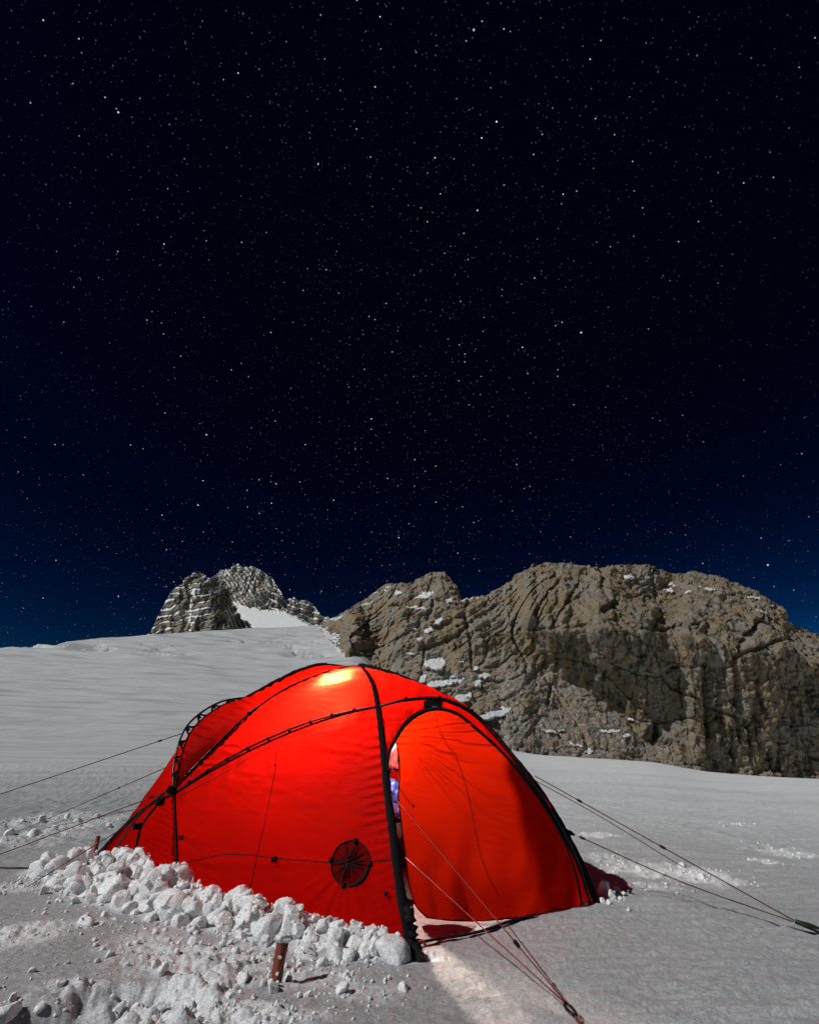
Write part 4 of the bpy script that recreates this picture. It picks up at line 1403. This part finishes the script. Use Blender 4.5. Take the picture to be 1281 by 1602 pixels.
blob('stuff_sack', (-0.14, 5.20, .54), (.085, .08, .10), M_BLUE, 'blue bag in the gap of the tent door', 'bag', 1.0)
blob('stuff_sack', (-0.125, 5.14, .40), (.075, .06, .07), M_PURPLE, 'purple bag below the blue one in the door gap', 'bag', 4.0)
blob('duffel_bag', (-0.08, 5.10, .17), (.24, .22, .17), M_GEAR, 'dark bag on the snow inside the tent doorway', 'bag', 8.0)
blob('sleeping_bag', (-0.16, 5.25, .86), (.085, .06, .17), M_RED, 'red quilted bundle at the top of the door gap', 'sleeping bag', 15.0, .4)
jp = MAIN.lerp(on('door', 850, 1290, 0)[0], .5)  # unseen shape added between lantern and door to darken its right half
blob('shade_blocker', jp, (.10, .05, .17), M_GEAR, 'dark jacket added unseen inside the tent to shade the right of the door', 'blocker', 21.0, .3)
tube('hanging_cord', catmull([Vector((-.155, 5.25, .86)), Vector((-.17, 5.25, 1.0)), Vector((-.2, 5.2, 1.36))], 6), .004, M_BLACK, tent, 6)
tube('hanging_cord', catmull([jp + Vector((0, 0, .18)), jp + Vector((-.02, .02, .26)), jp + Vector((-.06, .05, .36))], 6), .004, M_BLACK, tent, 6)  # cord from the unseen shape added behind the door

# dark groundsheet of the sleeping room, leaving bare snow in the porch by the door
gs = [(-1.5, 4.42), (-.45, 3.72), (-.12, 3.78), (.25, 4.35), (.95, 4.35), (.7, 5.5), (-.7, 6.1), (-1.95, 6.0), (-2.3, 5.6)]
S = np.zeros((9 * 4, 9, 3))
for i in range(36):
    a_ = gs[i // 4]; b2 = gs[(i // 4 + 1) % 9]; t = (i % 4) / 4
    ex, ey = a_[0] * (1 - t) + b2[0] * t, a_[1] * (1 - t) + b2[1] * t
    for j in range(9):
        f_ = j / 8
        x, y = -.7 * (1 - f_) + ex * f_, 4.85 * (1 - f_) + ey * f_
        S[i, j] = (x, y, float(ground_z(x, y)[0]) + .03 + .008 * math.sin(i * 1.3 + j * 2.1))
obj('groundsheet', mesh_from_np('groundsheet', S.reshape(-1, 3), grid_faces(36, 9, True)), M_GEAR, tent)

# ------------------------------------------------------------------ guy lines
def slider(root, p, tg, s=1.0, mat=None):
    bm = bmesh.new()
    bmesh.ops.create_cube(bm, size=1)
    for v in bm.verts: v.co = Vector((v.co.x * .035 * s, v.co.y * .013 * s, v.co.z * .014 * s))
    bmesh.ops.bevel(bm, geom=bm.edges[:], offset=.003 * s, segments=2, affect='EDGES')
    x = Vector(tg).normalized(); z = Vector((0, 0, 1)); z = (z - x * z.dot(x)).normalized(); y = z.cross(x)
    bm.transform(Matrix.Translation(Vector(p)) @ Matrix((x, y, z)).transposed().to_4x4())
    me = bpy.data.meshes.new('slider'); bm.to_mesh(me); bm.free()
    return obj('slider', me, mat or M_BLACK, root)


def guy(label, pts, slides=(), rad=.0034, mat=None, group=None):
    pts = [Vector(p) for p in pts]
    root = empty('guy_line', pts[-1], label, 'rope', group)
    P = catmull(pts, 8) if len(pts) > 2 else np.array([list(pts[0].lerp(pts[1], t)) for t in np.linspace(0, 1, 9)])
    tube('rope', P, rad, mat or M_CORD, root, 6)
    for (i, t) in slides:
        q = pts[i].lerp(pts[i + 1], t)
        slider(root, q, pts[i + 1] - pts[i])
    return root


def gpz(px, py, up=0.0):
    g = gp(px, py)
    return Vector((g.x, g.y, float(ground_z(g.x, g.y)[0]) + up))


# left side
guy('dark guy line from the top of the left arch, uppermost on the left', [at(287, 1147, 4.80), at(0, 1243, 4.9), at(-180, 1303, 5.0)], [(0, .13)])
guy('dark guy line second from the top on the left, over the broken snow', [at(276, 1194, 4.66), gpz(28, 1300)], [(0, .27)])
guy('dark guy line from the pole crossing, lower left of the tent', [at(268, 1236, 4.50), at(0, 1337, 4.5), at(-120, 1382, 4.5)], [(0, .12)])
guy('thin guy line reaching the rough snow strip left of the tent', [at(226, 1264, 4.78), gpz(45, 1300)], [], .0025)
guy('dark guy line nearest the bottom left, above the snow blocks', [at(205, 1288, 4.75), at(0, 1414, 4.3), at(-70, 1457, 4.2)])
guy('dark line lying flat on the snow at the left edge', [gpz(-40, 1357, .006), gpz(20, 1358, .006), gpz(60, 1359, .006), gpz(88, 1358, -.002)], [], .006)

# right side pair, shared anchor
RA = gp(1246, 1456); RA = Vector((RA.x, RA.y, float(ground_z(RA.x, RA.y)[0]) + .05))
hook = at(1066, 1355, 3.95)
guy('upper of the guy lines on the right, doubled down to a slider', [at(836, 1214, 4.14), RA], [(0, .215), (0, .56)])
guy('thin doubled strand just below the upper right guy line', [at(838, 1222, 4.13), at(925, 1270, 4.06), at(1068, 1357, 3.935)], [], .0026)
guy('lower guy line on the right, from the strap on the door side', [at(905, 1309, 4.06), at(1060, 1378, 3.98), RA + Vector((-.01, 0, -.004))], [(0, .04)])
tube('guy_strap', np.array([list(at(886, 1302, 4.08)), list(at(893, 1304, 4.07)), list(at(899, 1307, 4.065))]), np.array([.018, .014, .005]), M_BLACK, tent, 8)
anc = empty('snow_anchor', (RA.x + .2, RA.y - .06, 0), 'black carabiner with green tensioner and tan strap at the right edge', 'anchor')
e0 = RA; e1 = RA + Vector((.085, -.045, -.028)); e2 = RA + Vector((.20, -.10, -.062))
dn = (e2 - e0).normalized()
tube('strap', np.array([list(e0 + Vector((0, 0, -.006))), list(e0.lerp(e2, .45) + Vector((0, 0, -.012))), list(e0.lerp(e2, .7) + Vector((0, 0, -.008)))]), .006, M_BLACK, anc, 8)
tube('tensioner', np.array([list(e0.lerp(e2, t) + Vector((0, 0, .006))) for t in (.02, .1, .2, .3, .4, .5)]), np.array([.004, .006, .007, .010, .009, .004]), M_GREEN, anc, 10)
sd_ = dn.cross(Vector((0, 0, 1))).normalized()
oval_ring('carabiner', e0.lerp(e2, .86), dn, (sd_ * .4 + Vector((0, 0, .9))).normalized(), .036, .018, .0045, M_METAL, anc)
tube('webbing', np.array([list(e0.lerp(e2, .98)), list(e0.lerp(e2, 1.3) + Vector((0, 0, -.03))), list(e0.lerp(e2, 1.6) + Vector((0, 0, -.09)))]), .008, M_TAN, anc, 8, 2.0)

# front pair
FA = gp(893, 1590); FA = Vector((FA.x, FA.y, float(ground_z(FA.x, FA.y)[0]) + .075))
FA = at(886, 1572, FA.y + .01)
guy('left of the two red guy lines running to the front carabiner', [at(634, 1342, 3.34), FA], [], .0026, M_REDCORD)
guy('right of the two red guy lines, crossing the door to the front carabiner', [at(612, 1243, 3.50), FA + Vector((.003, 0, 0))], [(0, .80)], .0026, M_REDCORD)
an2 = empty('snow_anchor', (FA.x, FA.y, 0), 'small dark oval ring tied to a red cord in the front snow', 'anchor')
d2 = (gp(925, 1625) - FA).normalized()
oval_ring('ring', FA + d2 * .030, d2, d2.cross(Vector((0.3, -.8, .4))).normalized(), .034, .016, .0055, M_METAL, an2)
tube('cord', np.array([list(FA + d2 * .055), list(FA + d2 * .16), list(FA + d2 * .34)]), .004, M_REDCORD, an2, 6)
# carabiner hanging by the door foot
cb = at(640, 1427, 3.27)
car = empty('carabiner', cb + Vector((0, 0, -.06)), 'black carabiner hanging beside the foot of the front pole', 'carabiner')
cax = Vector((.16, 0, -1)).normalized()
oval_ring('body', cb, cax, Vector((1, 0, .16)).normalized(), .052, .020, .0055, M_METAL, car)
tube('sling', catmull([cb - cax * .052, cb - cax * .06 + Vector((-.02, .01, .01)), at(628, 1415, 3.29)], 6), .004, M_BLACK, car, 6)

# ------------------------------------------------------------------ stakes
def stake_mesh(name, w, h, holes, hole_r, thick=.006, vee=.010):
    bm = bmesh.new()
    cells = []
    z = 0.0
    hz = [h - d for d in holes]
    bounds = [0.0]
    for c in sorted(hz):
        bounds += [c - w / 2 * .8, c + w / 2 * .8]
    bounds.append(h)
    K = 16
    def P(x, zz, side):
        return Vector((x, side * thick / 2 - vee * (1 - (abs(x) / (w / 2)) ** 1.5), zz))
    for side in (-1, 1):
        for i in range(len(bounds) - 1):
            z0, z1 = bounds[i], bounds[i + 1]
            if i % 2 == 0:
                if z1 - z0 < 1e-5: continue
                xs = [-w / 2, -w / 4, 0, w / 4, w / 2]
                for a, b_ in zip(xs[:-1], xs[1:]):
                    bm.faces.new([bm.verts.new(P(x, zz, side)) for x, zz in ((a, z0), (b_, z0), (b_, z1), (a, z1))])
            else:
                cz = (z0 + z1) / 2; hh = (z1 - z0) / 2
                ang = [2 * math.pi * k / K + math.pi / 4 for k in range(K)]
                sq = []
                for a in ang:
                    c, s = math.cos(a), math.sin(a); q = max(abs(c), abs(s))
                    sq.append((c / q * w / 2, cz + s / q * hh))
                ci = [(hole_r * math.cos(a), cz + hole_r * math.sin(a)) for a in ang]
                for k in range(K):
                    k2 = (k + 1) % K
                    bm.faces.new([bm.verts.new(P(x, zz, side)) for x, zz in (sq[k], sq[k2], ci[k2], ci[k])])
                if side == 1:
                    for k in range(K):
                        k2 = (k + 1) % K
                        bm.faces.new([bm.verts.new(v) for v in (P(*ci[k], -1), P(*ci[k2], -1), P(*ci[k2], 1), P(*ci[k], 1))])
    for x in (-w / 2, w / 2):
        bm.faces.new([bm.verts.new(P(x, zz, s)) for zz, s in ((0, -1), (h, -1), (h, 1), (0, 1))])
    xs = [-w / 2, -w / 4, 0, w / 4, w / 2]
    for a, b_ in zip(xs[:-1], xs[1:]):
        bm.faces.new([bm.verts.new(v) for v in (P(a, h, -1), P(b_, h, -1), P(b_, h, 1), P(a, h, 1))])
    bmesh.ops.remove_doubles(bm, verts=bm.verts[:], dist=1e-5)
    bmesh.ops.recalc_face_normals(bm, faces=bm.faces[:])
    me = bpy.data.meshes.new(name); bm.to_mesh(me); bm.free()
    return me


sb = gpz(432, 1536, 0)
top_px = at(441, 1474, sb.y + .0)
lean = math.atan2(top_px.x - sb.x, top_px.z - sb.z)
H_ST = (top_px - sb).length
st = empty('snow_stake', sb, 'rust red tent stake with three holes standing in front of the snow bank', 'stake')
so = obj('blade', stake_mesh('blade', .046, H_ST + .10, [.052 + .0, .105, .158][:3], .0075), M_STAKE, None)
so.parent = st; so.location = (0, 0, -.10)
st.rotation_euler = (math.radians(-4), lean, math.radians(6))
cap = blob('snow_cap', (0, 0, 0), (.032, .022, .017), M_BLOCK, None, None, 3.0, .3, None)
cap.parent = st; cap.location = (.006, 0, H_ST + .012)
tq = tube('loop_cord', catmull([Vector((.028, -.006, H_ST + .03)), Vector((.024, -.01, H_ST - .02)), Vector((.016, -.012, H_ST - .08)), Vector((.006, -.008, H_ST - .11))], 6), .0035, M_CORD, None, 6)
tq.parent = st
s2 = gpz(148, 1337, -.01)
st2 = empty('snow_stake', s2, 'small rust red stake sticking out of the snow behind the left tent corner', 'stake')
so2 = obj('blade', stake_mesh('blade', .038, .20, [.06], .006), M_STAKE, None); so2.parent = st2; so2.location = (0, 0, -.05)

# ------------------------------------------------------------------ snow blocks
def block_mesh(k, sub=4):
    rs = np.random.RandomState(100 + k)
    bm = bmesh.new(); bmesh.ops.create_icosphere(bm, subdivisions=sub, radius=1)
    P = np.array([v.co[:] for v in bm.verts])
    r = np.full(len(P), 1.15)
    npl = rs.randint(9, 15)
    nrm = rs.normal(size=(npl, 3)); nrm /= np.linalg.norm(nrm, axis=1)[:, None]
    for q in nrm:
        d = rs.uniform(.52, .95)
        c = P @ q
        lim = np.where(c > 0.05, d / np.maximum(c, 1e-3), 9)
        h = np.clip(0.5 + 0.5 * (lim - r) / 0.05, 0, 1)
        r = lim * (1 - h) + r * h - 0.05 * h * (1 - h)
    Q = P * r[:, None]
    r = r * (1 + .05 * fbm(Q[:, 0] * 1.6 + k * 3, Q[:, 1] * 1.6, Q[:, 2] * 1.6, 3) + .05 * fbm(Q[:, 0] * 5 + k, Q[:, 1] * 6, Q[:, 2] * 6, 3, .6))
    asp = np.array([rs.uniform(.85, 1.3), rs.uniform(.75, 1.05), rs.uniform(.62, .95)])
    Q = P * r[:, None] * asp
    for v, q in zip(bm.verts, Q): v.co = q
    for f in bm.faces: f.smooth = True
    me = bpy.data.meshes.new('snow_block'); bm.to_mesh(me); bm.free()
    me.materials.append(M_BLOCK)
    return me


BL = [block_mesh(k) for k in range(16)]
# height map used to settle each block on the pile
GX0, GY0, GS = -3.6, 1.2, 0.01
gnx, gny = 560, 520
gx = GX0 + np.arange(gnx) * GS; gy = GY0 + np.arange(gny) * GS
GXX, GYY = np.meshgrid(gx, gy, indexing='ij')
HM = terrain(GXX, GYY) + micro(GXX, GYY)[0]
_count = [0]


def zone_label(x, y, z, r, where):
    px, py = to_px(x, y, z)
    big = 'large' if r > .075 else ('fist-sized' if r > .04 else 'small')
    if where == 'bank':
        if px < 190: p = "at the bank's far left end"
        elif px < 285: p = "below the tent's left end panel"
        elif px < 360: p = "beside the black left sleeve's foot"
        elif px < 450: p = 'in the bank left of the rust red stake'
        elif px < 545: p = 'between the stake and the vent'
        else: p = "between the vent and front pole's foot"
        d_ = float(line_dist(np.array([x]), np.array([y]), bank_line)[0][0])
        row = ', against the tent' if d_ < .12 else (', mid pile' if d_ < .27 else ', front edge')
        return f'{big} white snow block {p}{row}'
    if where == 'right': return f"{big} white snow lump beside the tent's right corner"
    if where == 'pit': return f'{big} snow lump in the broken hollow at the bottom left'
    if where == 'trail': return f'{big} white snow lump on the trodden snow under the right guy lines'
    if where == 'strip': return f'{big} snow lump in the rough strip beyond the left guy lines'
    return f'{big} snow lump lying loose on the crust in the left foreground'


def put_block(x, y, r, where, sinkf=.48, sub=None):
    i0 = int((x - r * .7 - GX0) / GS); i1 = int((x + r * .7 - GX0) / GS) + 1
    j0 = int((y - r * .7 - GY0) / GS); j1 = int((y + r * .7 - GY0) / GS) + 1
    ok = i0 >= 0 and j0 >= 0 and i1 < gnx and j1 < gny
    zb = float(np.mean(HM[i0:i1, j0:j1])) if ok else float(ground_z(x, y)[0])
    zc = zb + r * (0.75 - sinkf)
    o = bpy.data.objects.new('snow_block', random.choice(BL)); COL.objects.link(o)
    o.location = (x, y, zc); o.scale = (r, r, r)
    o.rotation_euler = (random.uniform(-.6, .6), random.uniform(-.6, .6), random.uniform(0, 6.28))
    tag(o, zone_label(x, y, zc, r, where), 'snow block', 'snow blocks: ' + where)
    if ok:
        d2 = (GXX[i0:i1, j0:j1] - x) ** 2 + (GYY[i0:i1, j0:j1] - y) ** 2
        hh = zc + np.sqrt(np.maximum((r * .8) ** 2 - d2, 0)) * .75 - (d2 > (r * .8) ** 2) * 9
        HM[i0:i1, j0:j1] = np.maximum(HM[i0:i1, j0:j1], hh)
    _count[0] += 1
    return o


segl = np.linalg.norm(np.diff(bank_line, axis=0), axis=1); cum = np.r_[0, np.cumsum(segl)]


def bank_point(s, w):
    d = s * cum[-1]
    i = min(int(np.searchsorted(cum, d, side='right') - 1), len(segl) - 1)
    t = (d - cum[i]) / segl[i]
    p = bank_line[i] * (1 - t) + bank_line[i + 1] * t
    dv = (bank_line[i + 1] - bank_line[i]) / segl[i]
    nv = np.array([dv[1], -dv[0]])
    return p + nv * w


def bank_fill(n, r0, r1, wmin, wmaxf, mind):
    pts = []; tries = 0
    while len(pts) < n and tries < 6000:
        tries += 1
        s = random.random()
        wm = float(np.interp(s, [0, .1, .3, .45, .7, .9, 1], [.30, .50, .62, .50, .40, .36, .18]))
        w = wmin + (random.random() ** 1.15) * (wm * wmaxf - wmin)
        r = random.uniform(r0, r1) * float(np.interp(s, [0, .2, .5, .75, 1], [.95, 1.15, 1.05, .85, .75]))
        p = bank_point(s, w)
        if all((p[0] - q[0]) ** 2 + (p[1] - q[1]) ** 2 > (mind * (r + q[2])) ** 2 for q in pts):
            pts.append((p[0], p[1], r))
    for x, y, r in pts:
        put_block(x, y, r, 'bank')


bank_fill(36, .070, .108, .06, .80, .72)
bank_fill(90, .038, .062, .04, .95, .72)
bank_fill(90, .018, .034, .03, 1.15, .85)
for px, py, r in ((135, 1447, .055), (172, 1494, .028), (95, 1540, .02), (105, 1507, .014), (50, 1520, .016), (10, 1580, .055), (20, 1560, .022), (66, 1568, .02),
                  (255, 1520, .03), (300, 1478, .03), (150, 1478, .014), (200, 1508, .016), (245, 1507, .03), (285, 1585, .02), (428, 1545, .032), (452, 1530, .022),
                  (535, 1548, .03), (630, 1548, .022), (480, 1552, .016), (590, 1500, .02), (505, 1508, .028), (380, 1530, .03), (330, 1525, .03), (360, 1560, .022)):
    g = gp(px, py); put_block(g.x, g.y, r, 'loose')
for px, py, r in ((115, 1585, .045), (75, 1595, .055), (150, 1595, .04), (205, 1570, .045), (235, 1590, .035), (190, 1550, .028), (270, 1575, .045), (160, 1570, .03),
                  (40, 1600, .05), (300, 1560, .03), (220, 1548, .026), (255, 1560, .022), (130, 1602, .035)):
    g = gp(px, py); put_block(g.x, g.y, r, 'pit', .45)
for px, py, r in ((948, 1404, .055), (958, 1410, .035), (966, 1399, .032), (942, 1414, .022), (970, 1410, .018), (952, 1416, .02), (975, 1404, .02), (915, 1418, .016)):
    g = gp(px, py); put_block(g.x, g.y, r, 'right')
for px, py, r in ((1036, 1370, .040), (1066, 1362, .034), (1000, 1362, .030), (960, 1343, .022), (1100, 1376, .032), (1060, 1402, .014), (930, 1340, .020), (983, 1428, .014)):
    g = gp(px, py); put_block(g.x, g.y, r, 'trail', .5)
for px, py, r in ((50, 1308, .07), (15, 1305, .06), (85, 1300, .05), (120, 1290, .06), (150, 1285, .05), (105, 1283, .05), (30, 1290, .06), (65, 1288, .06), (170, 1296, .04), (5, 1318, .05)):
    g = gp(px, py); put_block(g.x, g.y, r, 'strip', .5)


# loose crumbs of snow, too many and too small to count
def crumbs():
    bm = bmesh.new(); bmesh.ops.create_icosphere(bm, subdivisions=1, radius=1)
    bp = np.array([v.co[:] for v in bm.verts]); bf = np.array([[v.index for v in f.verts] for f in bm.faces]); bm.free()
    xs, ys, rs = [], [], []
    for _ in range(1700):
        s = random.random(); w = abs(random.gauss(.15, .30))
        p = bank_point(s, w); xs.append(p[0]); ys.append(p[1]); rs.append(random.uniform(.003, .006) if random.random() < .6 else random.uniform(.006, .016))
    for cx, cy, rx, ry, a, f in _rough:
        dens = int(min(70, 20 + 120 * rx * ry))
        for _ in range(dens):
            xs.append(cx + random.gauss(0, .55) * rx); ys.append(cy + random.gauss(0, .55) * ry); rs.append(random.uniform(.003, .010) * (1 + .1 * max(cy - 3, 0)))
    for _ in range(350):
        g = gp(random.uniform(-20, 640), random.uniform(1420, 1620)); xs.append(g.x); ys.append(g.y); rs.append(random.uniform(.002, .007))
    xs = np.array(xs); ys = np.array(ys); rs = np.array(rs)
    keep = ys > 1.2
    xs, ys, rs = xs[keep], ys[keep], rs[keep]
    zs = ground_z(xs, ys)
    ii = np.clip(((xs - GX0) / GS).astype(int), 0, gnx - 1); jj = np.clip(((ys - GY0) / GS).astype(int), 0, gny - 1)
    inside = (xs > GX0) & (xs < GX0 + gnx * GS) & (ys > GY0) & (ys < GY0 + gny * GS)
    zs = np.where(inside, HM[ii, jj], zs)
    n = len(xs)
    jit = 1 + RNG.uniform(-.35, .35, (n, len(bp), 1))
    asp = RNG.uniform(.7, 1.3, (n, 1, 3))
    V = bp[None] * jit * asp * rs[:, None, None] + np.stack([xs, ys, zs + rs * .25], 1)[:, None, :]
    F = (bf[None] + (np.arange(n) * len(bp))[:, None, None]).reshape(-1, 3)
    me = mesh_from_np('snow_crumbs', V.reshape(-1, 3), F)
    o = obj('snow_crumbs', me, M_BLOCK)
    tag(o, 'loose crumbs of white snow strewn around the tent', 'snow', None, 'stuff')


crumbs()
# tell apart the blocks that share a label by their order in the row
_ord = ['first', 'second', 'third', 'fourth', 'fifth', 'sixth', 'seventh', 'eighth', 'ninth', 'tenth', 'eleventh', 'twelfth', 'thirteenth', 'fourteenth', 'fifteenth', 'sixteenth', 'seventeenth', 'eighteenth', 'nineteenth', 'twentieth', 'twenty-first', 'twenty-second', 'twenty-third', 'twenty-fourth']
_sets = {}
for o in COL.objects:
    if o.name.startswith('snow_block'):
        _sets.setdefault(o['label'], []).append(o)
for lab, lst in _sets.items():
    if 1 < len(lst) <= len(_ord):
        lst.sort(key=lambda o: to_px(o.location.x, o.location.y, o.location.z)[0])
        for k, o in enumerate(lst):
            t_ = lab.replace('white ', '') + f', {_ord[k]} from left'
            if len(t_.split()) > 16: t_ = t_.replace(' of the rust red stake', ' of the stake').replace('lying loose on the crust ', 'loose ').replace(' on the trodden snow', '').replace('white ', '')
            if len(t_.split()) > 16: t_ = t_.replace('fist-sized snow block ', 'fist-sized block ').replace('in the bank ', '')
            o['label'] = t_
print('blocks', _count[0], 'tris', sum(len(m.loop_triangles) or sum(len(p.vertices) - 2 for p in m.polygons) for m in bpy.data.meshes if len(m.polygons) < 50000))
